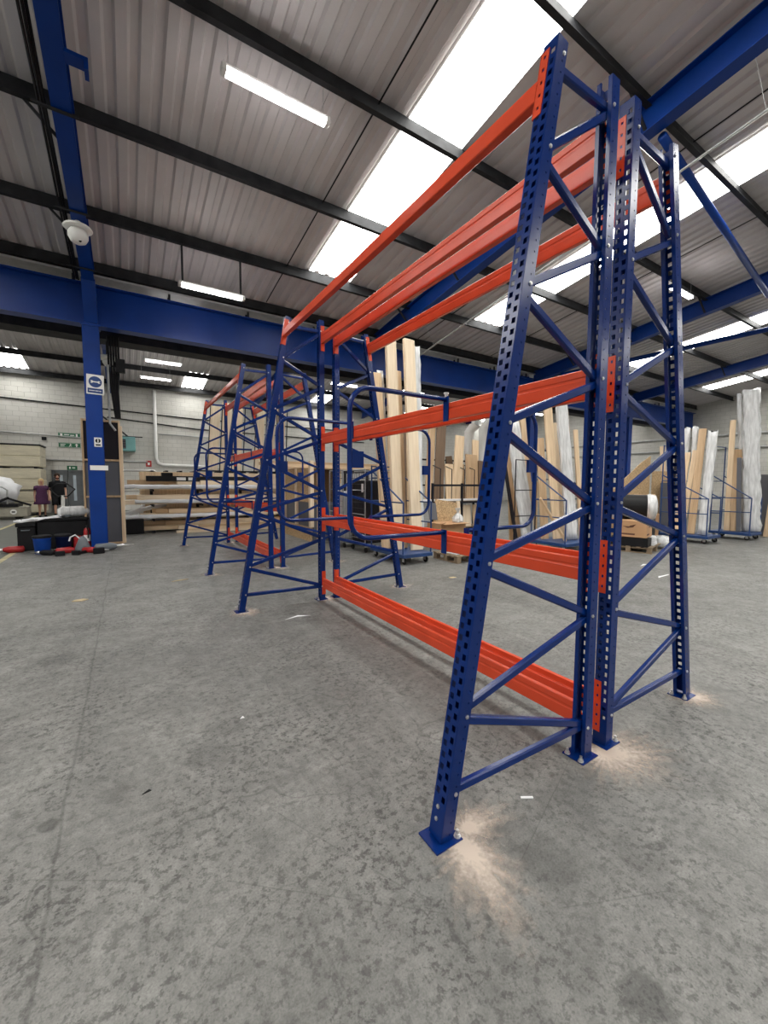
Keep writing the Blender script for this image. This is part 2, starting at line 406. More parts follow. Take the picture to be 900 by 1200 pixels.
for x in RAFTERS:
    for ceil, ya, yb in ((ceil_near, YR1, YV-0.12), (ceil_near, YB, YR1), (ceil_far, YV+0.12, YR2), (ceil_far, YR2, YW)):
        part('rafter', ibeam(MB(), (x, ya, roof_z(ya)-0.2), (x, yb, roof_z(yb)-0.2), RD, 0.21), 'steel_blue', ceil)
    # fly braces from purlin to rafter
    for y in PURL_NEAR[1:6]:
        for s_ in (-1,):
            z0 = roof_z(y)-0.2
            part('fly_brace', MB().bar((x+s_*0.45, y, z0-0.01), (x+s_*0.08, y-0.04, z0-RD+0.02), 0.035, 0.035), 'purlin_dark', ceil_near)
vg = MB(); ibeam(vg, (XL, YV, 5.72), (XR, YV, 5.72), 0.86, 0.30, 0.03, 0.014)
part('valley_girder', vg, 'steel_blue', ceil_near)
# gutter soffit over the girder and black services trunking behind it
part('valley_gutter', MB().b2(XL, XR, YV-0.20, YV+0.20, 5.86, 5.90), 'conduit_grey', ceil_near)
for y in [YV-0.1, YV+0.1]:
    for x in [XL+1+1.8*i for i in range(21)]:
        part('gutter_post', MB().b2(x-0.02, x+0.02, y-0.02, y+0.02, 5.72, 5.86), 'purlin_dark', ceil_near)
part('services_trunking', MB().b2(XL, XR, 11.0, 11.35, 4.95, 5.2), 'purlin_dark', ceil_far)
part('services_trunking', MB().b2(XL, XR, 12.4, 12.6, 5.25, 5.45), 'purlin_dark', ceil_far)
# tubular roof bracing
part('bracing_tube', MB().tube([(4.52, 1.93, 6.51), (11.75, 2.65, 6.28)], 0.06, 12), 'steel_blue', ceil_near, smooth=True)
part('bracing_tube', MB().tube([(11.9, 8.6, 5.62), (13.23, 6.92, 5.94), (15.08, 3.54, 6.39), (18.0, -1.8, 7.1)], 0.08, 12), 'steel_blue', ceil_near, smooth=True)
# thin conduit hung under rafter
cx = 4.95
cp = [(cx, y, 6.46-0.165*y) for y in (-2, 2, 5, 8.8)]
part('hung_conduit', MB().tube(cp, 0.02, 6), 'conduit_grey', ceil_near)
for y in (0.9, 3.3, 5.6, 7.6):
    part('hanger_wire', MB().tube([(cx, y, 6.46-0.165*y), (4.5, y, roof_z(y)-0.2-RD)], 0.005, 5), 'conduit_grey', ceil_near)
# sag rods along the sheets
for x in (1.02, 5.9, 9.2):
    part('sag_rod', MB().tube([(x, y, roof_z(y)-0.05) for y in (-2, 2, 6, 9.6)], 0.012, 5), 'black_cable', ceil_near)

# columns
def column(x, y, label):
    t = thing('steel_column', label, 'column', (x, y, 0))
    wv, dp, tf, tw = 0.30, 0.30, 0.018, 0.012
    poly = [(-wv/2, -dp/2), (wv/2, -dp/2), (wv/2, -dp/2+tf), (tw, -dp/2+tf), (tw, dp/2-tf), (wv/2, dp/2-tf), (wv/2, dp/2), (-wv/2, dp/2), (-wv/2, dp/2-tf), (-tw, dp/2-tf), (-tw, -dp/2+tf), (-wv/2, -dp/2+tf)]
    part('shaft', MB().prism(poly, (0, 0, 0.02), (1, 0, 0), (0, 1, 0), (0, 0, 4.84)), 'steel_blue', t)
    part('base_plate', MB().b2(-0.22, 0.22, -0.2, 0.2, 0, 0.02), 'steel_blue', t)
    part('cap_plate', MB().b2(-0.17, 0.17, -0.17, 0.17, 4.835, 4.86), 'steel_blue', t)
    return t
column(-2.74, 9.92, 'blue steel column carrying the round mandatory sign beside the buckets')
column(11.85, 9.9, 'far blue steel column seen behind the middle timber racks')
column(19.35, 9.9, 'farthest blue steel column, seen just right of the near rack posts')
# the front flange of the near column goes up to the rafter
part('rafter_haunch', MB().prism([(9.9, 4.9), (9.75, 4.9), (9.3, roof_z(9.3)-0.2-RD+0.03), (9.9, roof_z(9.9)-0.2-RD)], (-2.84, 0, 0), (0, 1, 0), (0, 0, 1), (0.24, 0, 0)), 'steel_blue', ceil_near)

# cables along the left rafter, brackets
for i, dx in enumerate((-0.17, -0.20, -0.235)):
    part('rafter_cable', MB().tube([(-2.72+dx, y, roof_z(y)-0.2-RD+0.06+0.02*math.sin(y*2+i)) for y in [0.5+0.6*k for k in range(16)]], 0.017, 6), 'black_cable', ceil_near)
for y in (3.6, 5.5, 7.3, 8.9):
    part('cable_bracket', MB().b2(-3.02, -2.55, y-0.02, y+0.02, roof_z(y)-0.2-RD-0.03, roof_z(y)-0.2-RD-0.01), 'purlin_dark', ceil_near)
zb = roof_z(4.78)-0.2-RD
part('rafter_cleat', MB().b2(-2.62, -2.40, 4.70, 4.86, zb-0.01, zb+0.03).b2(-2.44, -2.40, 4.70, 4.86, zb-0.10, zb), 'steel_blue', ceil_near)

# far wall details
def wall_thing(name, label, cat, x0, x1, z0, z1, material, depth=0.03, group=None):
    o = part(name, MB().box((0, 0, 0), (x1-x0, depth, z1-z0)), material, loc=((x0+x1)/2, YW-depth/2-0.001, (z0+z1)/2))
    return tag(o, label, cat, group)
def wall_tube(name, label, cat, pts, r, material):
    return tag(part(name, MB().tube(pts, r, 8), material, smooth=True), label, cat)
yw = YW-0.06
wall_tube('wall_cable', 'upper dark cable running along the white back wall', 'cable', [(-12.5, yw+0.02, 5.45), (-7, yw+0.02, 5.30), (1.2, yw+0.02, 5.0), (12, yw+0.02, 5.0)], 0.03, 'black_cable')
wall_tube('wall_cable', 'lower dark cable running along the white back wall', 'cable', [(-2.9, yw+0.02, 4.75), (1.2, yw+0.02, 4.45), (12, yw+0.02, 4.3)], 0.03, 'black_cable')
wall_tube('wall_conduit', 'thin grey conduit crossing the back wall above the green signs', 'conduit', [(-12, yw+0.02, 3.95), (-6, yw+0.02, 3.72), (-3.2, yw+0.02, 3.62)], 0.025, 'conduit_grey')
wall_tube('drain_pipe', 'white drain pipe coming down the back wall and turning right', 'pipe', [(-0.8, yw-0.12, 6.3), (-0.8, yw-0.12, 2.75), (-0.72, yw-0.12, 2.5), (-0.5, yw-0.12, 2.4), (2.4, yw-0.12, 2.36)], 0.085, 'white_paint')
wall_tube('branch_pipe', 'thin grey branch pipe beside the white drain pipe', 'pipe', [(-0.65, yw-0.02, 4.05), (4.5, yw-0.02, 4.0)], 0.035, 'conduit_grey')
wall_tube('wall_trunking', 'pale horizontal trunking along the back wall behind the heater', 'trunking', [(-5.4, yw+0.02, 2.52), (-1.2, yw+0.02, 2.55)], 0.04, 'conduit_grey')
for lab, zc, man in (('upper green exit sign on the back wall', 3.74, 0), ('lower green exit sign with white arrow on the back wall', 3.26, 1)):
    s_ = wall_thing('exit_sign', lab, 'sign', -4.90, -4.05, zc-0.12, zc+0.12, 'sign_green')
    y_ = -0.022
    part('border', MB().b2(-0.41, 0.41, y_+0.004, y_+0.008, -0.105, -0.095).b2(-0.41, 0.41, y_+0.004, y_+0.008, 0.095, 0.105), 'sign_white', s_)
    if man:
        part('lettering', MB().b2(-0.36, -0.16, y_, y_+0.006, 0.02, 0.05).b2(-0.36, -0.20, y_, y_+0.006, -0.05, -0.02), 'sign_white', s_)
        part('running_man', MB().lathe([(0.001, y_), (0.022, y_), (0.022, y_+0.006), (0.001, y_+0.006)], (0.04, 0, 0.055), 10, 'y').bar((0.03, y_, 0.035), (0.02, y_, -0.02), 0.01, 0.035).bar((0.02, y_, -0.02), (0.07, y_, -0.07), 0.01, 0.022).bar((0.02, y_, -0.02), (-0.03, y_, -0.075), 0.01, 0.022).bar((0.03, y_, 0.03), (0.08, y_, 0.0), 0.01, 0.016), 'sign_white', s_)
        part('arrow', MB().prism([(0.20, 0.01), (0.27, 0.08), (0.34, 0.01), (0.295, 0.01), (0.295, -0.075), (0.245, -0.075), (0.245, 0.01)], (0, y_, 0), (1, 0, 0), (0, 0, 1), (0, 0.006, 0)), 'sign_white', s_)
    else:
        part('lettering', MB().b2(-0.20, 0.0, y_, y_+0.006, 0.0, 0.04).b2(0.04, 0.20, y_, y_+0.006, -0.02, 0.02), 'sign_white', s_)
        part('pictogram', MB().b2(-0.35, -0.26, y_, y_+0.006, -0.07, 0.07), 'sign_white', s_); part('pictogram', MB().b2(0.26, 0.33, y_, y_+0.006, -0.07, 0.07), 'sign_white', s_)
s_ = wall_thing('exit_sign', 'small green exit sign fixed directly above the back door', 'sign', -4.62, -4.22, 2.06, 2.26, 'sign_green')
part('pictogram', MB().b2(-0.12, -0.06, -0.022, -0.016, -0.05, 0.05), 'sign_white', s_); part('pictogram', MB().b2(0.0, 0.12, -0.022, -0.016, -0.02, 0.02), 'sign_white', s_)
s_ = wall_thing('fire_sign', 'small red fire notice on the back wall right of the teal heater', 'sign', -1.28, -1.02, 2.3, 2.62, 'sign_red')
part('pictogram', MB().b2(-0.05, 0.05, -0.022, -0.016, -0.08, 0.06), 'sign_white', s_)
dr = struct(thing('door_1', 'x', 'door', (-4.6, YW, 0)))
for k_ in ('label', 'category'): del dr[k_]
part('frame', MB().b2(-0.62, -0.54, -0.10, 0, 0, 2.05).b2(0.54, 0.62, -0.10, 0, 0, 2.05).b2(-0.62, 0.62, -0.10, 0, 1.97, 2.05), 'door_grey', dr)
part('door_leaf', MB().b2(-0.54, -0.01, -0.06, -0.005, 0.01, 1.97), 'door_grey', dr)
part('door_leaf', MB().b2(0.01, 0.54, -0.06, -0.005, 0.01, 1.97), 'door_grey', dr)
part('pane', MB().b2(-0.32, -0.20, -0.07, -0.058, 0.55, 1.8), 'door_glass', dr)
part('pane', MB().b2(0.20, 0.32, -0.07, -0.058, 0.55, 1.8), 'door_glass', dr)
h = thing('wall_heater', 'teal box heater hung on the back wall on a strut', 'heater', (-2.15, YW-0.34, 3.05))
part('body', MB().b2(-0.48, 0.42, -0.3, 0.3, 0, 0.72), 'teal_paint', h, 0.02)
part('grille', MB().b2(-0.40, 0.0, -0.32, -0.30, 0.12, 0.58), 'black_panel', h)
for i in range(5): part('louvre', MB().b2(-0.39, -0.01, -0.335, -0.318, 0.15+i*0.085, 0.19+i*0.085), 'grey_panel', h)
part('bracket', MB().b2(-0.9, 0.75, 0.1, 0.16, 0.74, 0.79).bar((-1.0, 0.1, 1.75), (0.15, 0.1, 0.72), 0.07, 0.07), 'purlin_dark', h)
wall_thing('junction_box', 'small dark junction box on the back wall above the white bundles', 'box', -5.52, -5.35, 3.45, 3.6, 'black_plastic', 0.08)
# pipes on right hand gable wall
tag(part('wall_pipe', MB().tube([(XR-0.08, 2, 4.3), (XR-0.08, 23.5, 4.3)], 0.06, 8), 'conduit_grey', smooth=True), 'upper grey pipe along the right gable wall', 'pipe')
tag(part('wall_pipe', MB().tube([(XR-0.08, 2, 3.55), (XR-0.08, 23.5, 3.55)], 0.05, 8), 'conduit_grey', smooth=True), 'lower grey pipe along the right gable wall', 'pipe')

# ------------------------------------------------------------------ lamps
def tube_light(loc, length, label, hang, rod=False, rz=0.0):
    t = thing('tube_light', label, 'light', loc, rz, 'fluorescent battens under the roof')
    hl = length/2
    part('housing', MB().box((0, 0, 0.045), (length, 0.09, 0.05)), 'white_plastic', t, 0.008)
    part('diffuser', MB().prism([(-0.055, 0.02), (-0.045, -0.03), (0.045, -0.03), (0.055, 0.02)], (-hl+0.03, 0, 0), (0, 1, 0), (0, 0, 1), (length-0.06, 0, 0)), 'tube_glow', t)
    for s_ in (-1, 1): part('end_cap', MB().box((s_*hl, 0, 0.015), (0.06, 0.12, 0.09)), 'white_plastic', t, 0.01)
    for s_ in (-1, 1):
        if rod: part('hanger_rod', MB().b2(s_*hl*0.92-0.018, s_*hl*0.92+0.018, -0.018, 0.018, 0.07, hang), 'purlin_dark', t)
        else: part('hanger_wire', MB().tube([(s_*hl*0.92, 0, 0.07), (s_*hl*0.92, 0, hang)], 0.004, 5), 'conduit_grey', t)
    return t
def hang_of(y, z): return roof_z(y)-0.19-z
tube_light((-0.43, 4.06, 6.26), 1.30, 'brightest tube light hanging nearest under the corrugated roof', hang_of(4.06, 6.26))
tube_light((-0.55, 8.05, 5.42), 1.22, 'tube light on two dark rods just before the blue girder', hang_of(8.05, 5.42), True)
for (x, y, z, lab) in ((-0.80, 12.3, 5.42, 'nearest of four tube lights beyond the girder, leftmost bay'), (-0.80, 14.1, 5.78, 'second of four tube lights beyond the girder, leftmost bay'),
                       (-0.85, 16.7, 6.02, 'third of four tube lights beyond the girder, leftmost bay'), (-0.90, 20.2, 6.14, 'farthest of four tube lights beyond the girder, leftmost bay')):
    tube_light((x, y, z), 1.22, lab, roof_z(y)-0.03-z)
for (x, y, z, lab) in ((5.5, 14.1, 5.5, 'distant tube light seen between the second frame posts'), (9.0, 14.1, 5.66, 'distant tube light seen above the middle red beams'),
                       (17.6, 14.1, 5.45, 'distant tube light seen just left of the near rack posts'), (23.5, 11.6, 5.25, 'farthest tube light, seen between the right rack posts')):
    tube_light((x, y, z), 1.22, lab, roof_z(y)-0.03-z)
tube_light((10.0, 3.9, 6.42), 1.22, 'tube light at right seen beside the tall right upright', roof_z(3.9)-0.03-6.42)
# dome camera on left rafter
d = thing('dome_camera', 'white dome security camera under the left blue rafter', 'camera', (-2.74, 7.55, roof_z(7.55)-0.2-RD))
part('mount', MB().lathe([(0.04, 0), (0.04, -0.10)], n=10), 'white_plastic', d)
part('base', MB().lathe([(0.05, -0.06), (0.19, -0.09), (0.21, -0.12), (0.19, -0.14), (0.08, -0.15)], n=24), 'white_plastic', d, smooth=True)
part('dome', MB().lathe([(0.11, -0.14), (0.145, -0.20), (0.145, -0.26), (0.11, -0.33), (0.05, -0.365), (0.005, -0.37)], n=24), 'white_plastic', d, smooth=True)
part('lens', MB().lathe([(0.02, 0), (0.02, 0.012)], (0.03, -0.085, -0.345), 12, 'y'), 'black_plastic', d)
d = thing('dome_camera', 'small white dome camera behind the signed column', 'camera', (-2.48, 11.2, 4.44))
part('base', MB().lathe([(0.17, 0.16), (0.20, 0.12), (0.19, 0.08), (0.1, 0.06)], n=18), 'white_plastic', d, smooth=True)
part('dome', MB().lathe([(0.12, 0.08), (0.12, 0.0), (0.07, -0.08), (0.005, -0.1)], n=18), 'white_plastic', d, smooth=True)
part('arm', MB().tube([(0, 0, 0.16), (0, 0, 0.3), (0, 0, 0.51)], 0.035, 8), 'purlin_dark', d)
# service bracket and cables behind column
sv = thing('cable_drop', 'bundle of dark service cables dropping behind the signed column', 'cable', (-2.35, 10.35, 2.9))
for i in range(5): part('cable', MB().tube([(0.05*i-0.1, 0.0, 1.95), (0.05*i-0.1, 0.05+0.02*i, 1.3), (0.03*i-0.06, 0.05, 0.7), (0.02*i, 0.1, 0.1)], 0.022, 6), 'black_cable', sv)
part('switch_box', MB().b2(0.04, 0.22, -0.06, 0.06, 1.15, 1.45), 'black_plastic', sv)
part('conduit', MB().tube([(-0.12, 0, 1.3), (-0.12, 0, -0.05), (-0.02, 0.05, -0.2)], 0.025, 6), 'conduit_grey', sv)

# ------------------------------------------------------------------ A frame racks
D_, T_, G_, HO, HI, LB = 1.114, 0.516, 0.104, 3.44, 3.49, 3.565
UL = 3.488
TH = math.atan2(D_-T_, HO)
UW, UD = 0.076, 0.064
def upright_mesh():
    # perforated face at x = -UD/2 facing -x, lips at x = +UD/2
    mb = MB(); xf, xb = -UD/2, UD/2
    cols = [-0.038, -0.029, -0.008, 0.008, 0.029, 0.038]
    n = int(UL/0.025)
    vs = []; fs = []
    for j in range(n+1):
        for y in cols: vs.append((xf, y, j*0.025))
    for j in range(n):
        for c in range(5):
            hole = (c == 1 and j % 2 == 0) or (c == 3 and j % 2 == 1)
            if j < 6 or j > n-3: hole = False
            if not hole: fs.append((j*6+c, j*6+c+1, (j+1)*6+c+1, (j+1)*6+c))
    mb.add(vs, fs)
    H = n*0.025
    for s in (-1, 1):
        y = s*UW/2
        xs = [xf, 0.006, 0.013, xb]
        vs = []; fs = []; zs = [0.0]
        for k in range(int(H/0.05)): zs += [k*0.05+0.021, k*0.05+0.029]
        zs.append(H)
        for z in zs:
            for x in xs: vs.append((x, y, z))
        for j in range(len(zs)-1):
            for c in range(3):
                if c == 1 and j % 2 == 1: continue
                fs.append((j*4+c, j*4+c+1, (j+1)*4+c+1, (j+1)*4+c))
        mb.add(vs, fs)
        mb.add([(xb, y, 0), (xb, s*0.020, 0), (xb, s*0.020, H), (xb, y, H)], [(0, 1, 2, 3)])
        mb.add([(xb, s*0.020, 0), (xb-0.010, s*0.020, 0), (xb-0.010, s*0.020, H), (xb, s*0.020, H)], [(0, 1, 2, 3)])
    me = bpy.data.meshes.new('upright'); me.from_pydata(mb.v, [], mb.f)
    bm = bmesh.new(); bm.from_mesh(me); bmesh.ops.remove_doubles(bm, verts=bm.verts, dist=0.0004); bmesh.ops.recalc_face_normals(bm, faces=bm.faces); bm.to_mesh(me); bm.free()
    me.materials.append(MATS['rack_blue']); return me
UPR = upright_mesh()
PLATE = MB().b2(-0.070, 0.070, -0.062, 0.062, 0.0, 0.008).mesh('foot_plate', 'rack_blue')
BOLT = MB().lathe([(0.0090, 0), (0.0090, 0.006), (0.005, 0.006), (0.005, 0.009)], n=6, axis='y').mesh('bolt', 'zinc')
ANCHOR = MB().lathe([(0.016, 0.0), (0.016, 0.003), (0.012, 0.003), (0.012, 0.013), (0.007, 0.013), (0.007, 0.03)], n=8).mesh('anchor_bolt', 'zinc')
def conn_mesh():
    # L shaped end connector: leg on perforated face (normal x), leg at beam end (normal y); beam on +y side
    mb = MB(); hh = 0.30
    ys = [0.000, 0.014, 0.026, 0.042]; zs = [-hh/2]
    for k in range(5): zs += [-hh/2+0.03+k*0.058, -hh/2+0.046+k*0.058]
    zs.append(hh/2)
    for j in range(len(zs)-1):
        for c in range(3):
            if c == 1 and j % 2 == 1: continue
            mb.b2(-0.004, 0, ys[c], ys[c+1], zs[j], zs[j+1])
    mb.b2(-0.004, 0.046, 0.040, 0.044, -hh/2, hh/2)
    return mb.mesh('end_connector', 'rack_red')
CONN = conn_mesh()
def beam_profile(w=0.046, h=0.124):
    a = w/2; b = h/2
    return [(-a, -b+0.004), (-a+0.004, -b), (a-0.004, -b), (a, -b+0.004), (a, b-0.044), (a-0.003, b-0.040), (a-0.014, b-0.040), (a-0.017, b-0.037), (a-0.017, b-0.003), (a-0.020, b),
            (-a+0.004, b), (-a, b-0.004), (-a, b-0.036), (-a+0.004, b-0.042), (-a+0.004, b-0.052), (-a, b-0.058)]
def make_rack(loc, label, group):
    t = thing('storage_rack', label, 'rack', loc, 0, group)
    fys = (0.0, LB)
    def place(kind):
        # matrix of an upright: base point, tilt, facing
        if kind == 'f': return Matrix.Translation((-D_, 0, 0.012)) @ Matrix.Rotation(TH, 4, 'Y')
        if kind == 'r': return Matrix.Translation((D_, 0, 0.012)) @ Matrix.Rotation(-TH, 4, 'Y') @ Matrix.Rotation(PI, 4, 'Z')
        if kind == 'a': return Matrix.Translation((-G_, 0, 0.008)) @ Matrix.Rotation(PI, 4, 'Z')
        return Matrix.Translation((G_, 0, 0.008))
    ups = {}
    for fi, fy in enumerate(fys):
        for kind in 'fabr':
            u = link('upright', UPR, t, M=Matrix.Translation((0, fy, 0)) @ place(kind))
            m_ = u.modifiers.new('sheet', 'SOLIDIFY'); m_.thickness = 0.003; m_.offset = 0
            ups[(fi, kind)] = u
            R = place(kind).to_3x3()
            yaw = PI if kind in 'ar' else 0
            fp = link('foot_plate', PLATE, t, ({'f': -D_+0.0, 'r': D_, 'a': -G_-0.008, 'b': G_+0.008}[kind], fy, 0.0))
            for sy in (-1, 1): link('anchor_bolt', ANCHOR, fp, (0.058 if kind in 'fb' else -0.058, sy*0.04, 0.008))
        # bracing
        fn = [0.19, 0.51, 1.15, 1.75, 2.35, 2.95, 3.36]; an = [0.17, 0.79, 1.39, 2.03, 2.68, 3.34]
        fx = lambda z: D_-(D_-T_)*z/HO - 0.012
        pairs = [(0, 0), (1, 0), (1, 1), (2, 1), (2, 2), (3, 2), (3, 3), (4, 3), (4, 4), (5, 4), (5, 5), (6, 5)]
        for s in (-1, 1):
            for q, (i, j) in enumerate(pairs):
                z0 = fn[i]+(0.018 if q % 2 == 0 else -0.018)*(1 if q > 0 else 0); z1 = an[j]+(0.016 if q % 2 == 1 else -0.016)*(1 if q > 0 else 0)
                a = Vector((s*fx(z0), fy, z0)); b = Vector((s*(G_+0.012), fy, z1))
                dv = b-a; L_ = dv.length; tdir = dv.normalized(); yv = Vector((0, 1, 0)); xv = yv.cross(tdir)
                wv, hv, c_ = 0.020, 0.015, 0.006
                poly = [(-wv, -hv+c_), (-wv+c_, -hv), (wv-c_, -hv), (wv, -hv+c_), (wv, hv-c_), (wv-c_, hv), (-wv+c_, hv), (-wv, hv-c_)]
                part('brace', MB().prism(poly, a, xv, yv, dv), 'rack_blue', t)
            for i, z in enumerate(fn):
                for sy in ((-1, 1) if fi == 0 else (-1,)):
                    o = link('bolt', BOLT, ups[(fi, 'f' if s < 0 else 'r')])
                    kind = 'f' if s < 0 else 'r'
                    zl = z/math.cos(TH)
                    o.location = (0.012, (-UW/2 if sy*(1 if kind == 'f' else -1) < 0 else UW/2), zl)
                    if sy*(1 if kind == 'f' else -1) < 0: o.rotation_euler = (0, 0, PI)
            for z in an:
                o = link('bolt', BOLT, ups[(fi, 'a' if s < 0 else 'b')])
                neg = s > 0
                o.location = (0.012, -UW/2 if neg else UW/2, z)
                if neg: o.rotation_euler = (0, 0, PI)
    for zz in (0.075, 0.125):
        for fi in (0, 1):
            o = link('bolt', BOLT, ups[(fi, 'f')], (-UD/2, 0.004, zz)); o.rotation_euler = (0, 0, PI/2)
    # beams
    def beam(x, z, face, tilt=0.0):
        # face -1: hooked to a face looking to -x ; +1: to a face looking to +x
        bm_ = part('beam', MB().prism([(-p[0]*face*-1, p[1]) for p in beam_profile()], (0, 0.044, 0), (1, 0, 0), (0, 0, 1), (0, LB-0.088, 0)), 'rack_red', t)
        bm_.location = (x, 0, z); bm_.rotation_euler = (0, tilt, 0)
        off = face*0.018
        for fi, fy in enumerate(fys):
            c = link('end_connector', CONN, bm_)
            sx = 1 if face < 0 else -1; sy = 1 if fi == 0 else -1
            c.location = (off, fy, 0.0)
            c.scale = (sx, sy, 1)
    for z in (0.222, 1.035, 2.045, 3.265):
        beam(-G_+UD/2-0.018, z, 1); beam(G_-UD/2+0.018, z, -1)
    for s in (-1, 1):
        z = 3.255; xu = D_-(D_-T_)*z/HO
        beam(s*(xu+UD/2/math.cos(TH)-0.0145), z, s, tilt=-s*TH)
    # tubular dividers, one pair each side of the beams
    for hy in (1.17, 2.70):
        for s in (-1, 1):
            xo, zt, zb_ , R_ = 0.94, 2.135, 1.120, 0.15
            path = [(s*0.118, hy, zt), (s*(xo-R_), hy, zt)]
            path += [(s*(xo-R_+R_*math.sin(a)), hy, zt-R_+R_*math.cos(a)) for a in [PI/2*k/6 for k in range(1, 7)]]
            path += [(s*(xo-R_+R_*math.cos(a)), hy, zb_+R_-R_*math.sin(a)) for a in [PI/2*k/6 for k in range(0, 7)]]
            path += [(s*0.118, hy, zb_)]
            hp = part('divider_hoop', MB().tube(path, 0.0175, 10), 'rack_blue', t, smooth=True)
            for zz in (zt, zb_):
                part('strap', MB().b2(min(s*0.114, s*0.122), max(s*0.114, s*0.122), hy-0.028, hy+0.028, zz-0.165, zz+0.02), 'rack_blue', hp)
            part('latch_plate', MB().b2(min(s*(xo-0.10), s*(xo-0.014)), max(s*(xo-0.10), s*(xo-0.014)), hy-0.012, hy+0.012, 1.60, 1.71), 'rack_blue', hp)
            if s < 0: part('clamp_bolt', MB().lathe([(0.012, 0), (0.012, 0.02), (0.02, 0.02), (0.02, 0.032)], (-0.118, hy, zt+0.018), 8), 'zinc', hp)
    return t
GR = 'blue and red A-frame racks in a row'
r1 = make_rack((0, 0, 0), 'nearest blue A-frame rack with four orange-red top beams', GR)
r2 = copy_tree(r1); r2.location = (0.015, 5.80, 0); r2['label'] = 'second blue A-frame rack standing behind the nearest one'

# concrete dust round the feet
def dust(x, y, r, ex, ang, label, seed):
    rg = random.Random(seed); n, m = 64, 9; mb = MB(); cov = []
    mb.v.append((0, 0, 0.0047)); cov.append(1.0)
    lob = [rg.uniform(0.75, 1.15) for _ in range(7)]; ray = [rg.uniform(0.62, 1.25) for _ in range(n)]; dens = [rg.uniform(0.55, 1.1) for _ in range(n)]
    for j in range(1, m+1):
        q = j/m
        for k in range(n):
            a = 2*PI*k/n; l_ = lob[k*7//n]*(1-(k*7/n) % 1)+lob[(k*7//n+1) % 7]*((k*7/n) % 1)
            rr = r*q*l_*(1+(ray[k]-1)*q)*(1+ex*max(0, math.cos(a-ang))**3)
            mb.v.append((rr*math.cos(a), rr*math.sin(a), 0.0035*(1-q)**1.5+0.0012)); cov.append((1-q)**1.2*0.95*(1+(dens[k]-1)*min(1, q*1.6)))
    for k in range(n): mb.f.append((0, 1+k, 1+(k+1) % n))
    for j in range(m-1):
        for k in range(n): mb.f.append((1+j*n+k, 1+(j+1)*n+k, 1+(j+1)*n+(k+1) % n, 1+j*n+(k+1) % n))
    me = bpy.data.meshes.new('concrete_dust'); me.from_pydata(mb.v, [], mb.f); me.materials.append(MATS['dust'])
    me.polygons.foreach_set('use_smooth', [True]*len(me.polygons))
    at = me.attributes.new('cover', 'FLOAT', 'POINT'); at.data.foreach_set('value', cov)
    o = link('concrete_dust', me, loc=(x, y, 0.0)); tag(o, label, 'dust', 'drilling dust round rack feet'); return o
dust(-1.06, -0.10, 0.20, 1.0, -1.75, 'pale drilling dust round the nearest rack foot', 1)
dust(0.02, -0.07, 0.27, 0.55, -0.5, 'pale drilling dust round the twin middle feet of the near frame', 2)
dust(1.14, -0.05, 0.20, 0.5, -0.6, 'pale drilling dust round the right foot of the near frame', 3)
dust(-1.0, -0.03, 0.10, 2.6, 0.1, 'thin streak of dust trailing right from the nearest rack foot', 4)
for i, (x, y, lab) in enumerate(((-1.10, LB, 'pale dust round the left foot of the second frame'), (-0.02, LB, 'pale dust round the middle feet of the second frame'), (1.10, LB, 'pale dust round the right foot of the second frame'),
                  (-1.08, 5.8, 'pale dust round the left foot of the third frame'), (0.02, 5.78, 'pale dust round the middle feet of the third frame'), (1.1, 5.8, 'pale dust round the right foot of the third frame'),
                  (-1.08, 9.36, 'pale dust round the left foot of the farthest frame'), (0.0, 9.36, 'pale dust round the middle feet of the farthest frame'), (1.1, 9.36, 'pale dust round the right foot of the farthest frame'))):
    dust(x, y, 0.22, 0.4, rnd.uniform(-2, 0.5), lab, 10+i)

# ------------------------------------------------------------------ signs on the near column
yc = 9.92-0.15
s_ = part('mandatory_sign', MB().box((0, 0, 0), (0.315, 0.012, 0.42)), 'sign_white', loc=(-2.695, yc-0.008, 3.60), rot=(0, 0.03, 0)); tag(s_, 'white sign with blue disc and spanner symbol on the blue column', 'sign')
part('disc', MB().lathe([(0.118, -0.010), (0.118, -0.006)], (0, 0, 0.055), 28, 'y'), 'sign_blue', s_)
part('spanner', MB().prism([(-0.09, -0.022), (-0.055, -0.028), (-0.035, -0.009), (0.04, -0.012), (0.062, -0.032), (0.095, -0.022), (0.07, 0.0), (0.095, 0.018), (0.06, 0.026), (0.04, 0.012), (-0.035, 0.013), (-0.055, 0.030), (-0.09, 0.024), (-0.065, 0.0)], (0, -0.013, 0.055), (1, 0, 0), (0, 0, 1), (0, 0.003, 0)), 'sign_white', s_)
part('caption_strip', MB().b2(-0.135, 0.135, -0.010, -0.006, -0.185, -0.085), 'sign_blue', s_)
part('caption', MB().b2(-0.11, -0.01, -0.013, -0.010, -0.143, -0.127).b2(0.0, 0.06, -0.013, -0.010, -0.143, -0.127).b2(0.07, 0.11, -0.013, -0.010, -0.143, -0.127), 'sign_white', s_)
s_ = part('notice_sign', MB().box((0, 0, 0), (0.14, 0.010, 0.20)), 'sign_white', loc=(-2.69, yc-0.007, 2.36)); tag(s_, 'small white notice with black symbol on the blue column', 'sign')
part('symbol', MB().lathe([(0.048, -0.009), (0.048, -0.005)], (0, 0, 0.03), 16, 'y').b2(-0.045, 0.045, -0.009, -0.005, -0.075, -0.045), 'black_plastic', s_)
part('symbol_cut', MB().b2(-0.010, 0.010, -0.012, -0.009, -0.01, 0.07), 'sign_white', s_)
tag(part('label_plate', MB().box((0, 0, 0), (0.33, 0.008, 0.105)), 'sign_white', loc=(-2.69, yc-0.006, 1.80)), 'blank white label strip across the blue column', 'label')

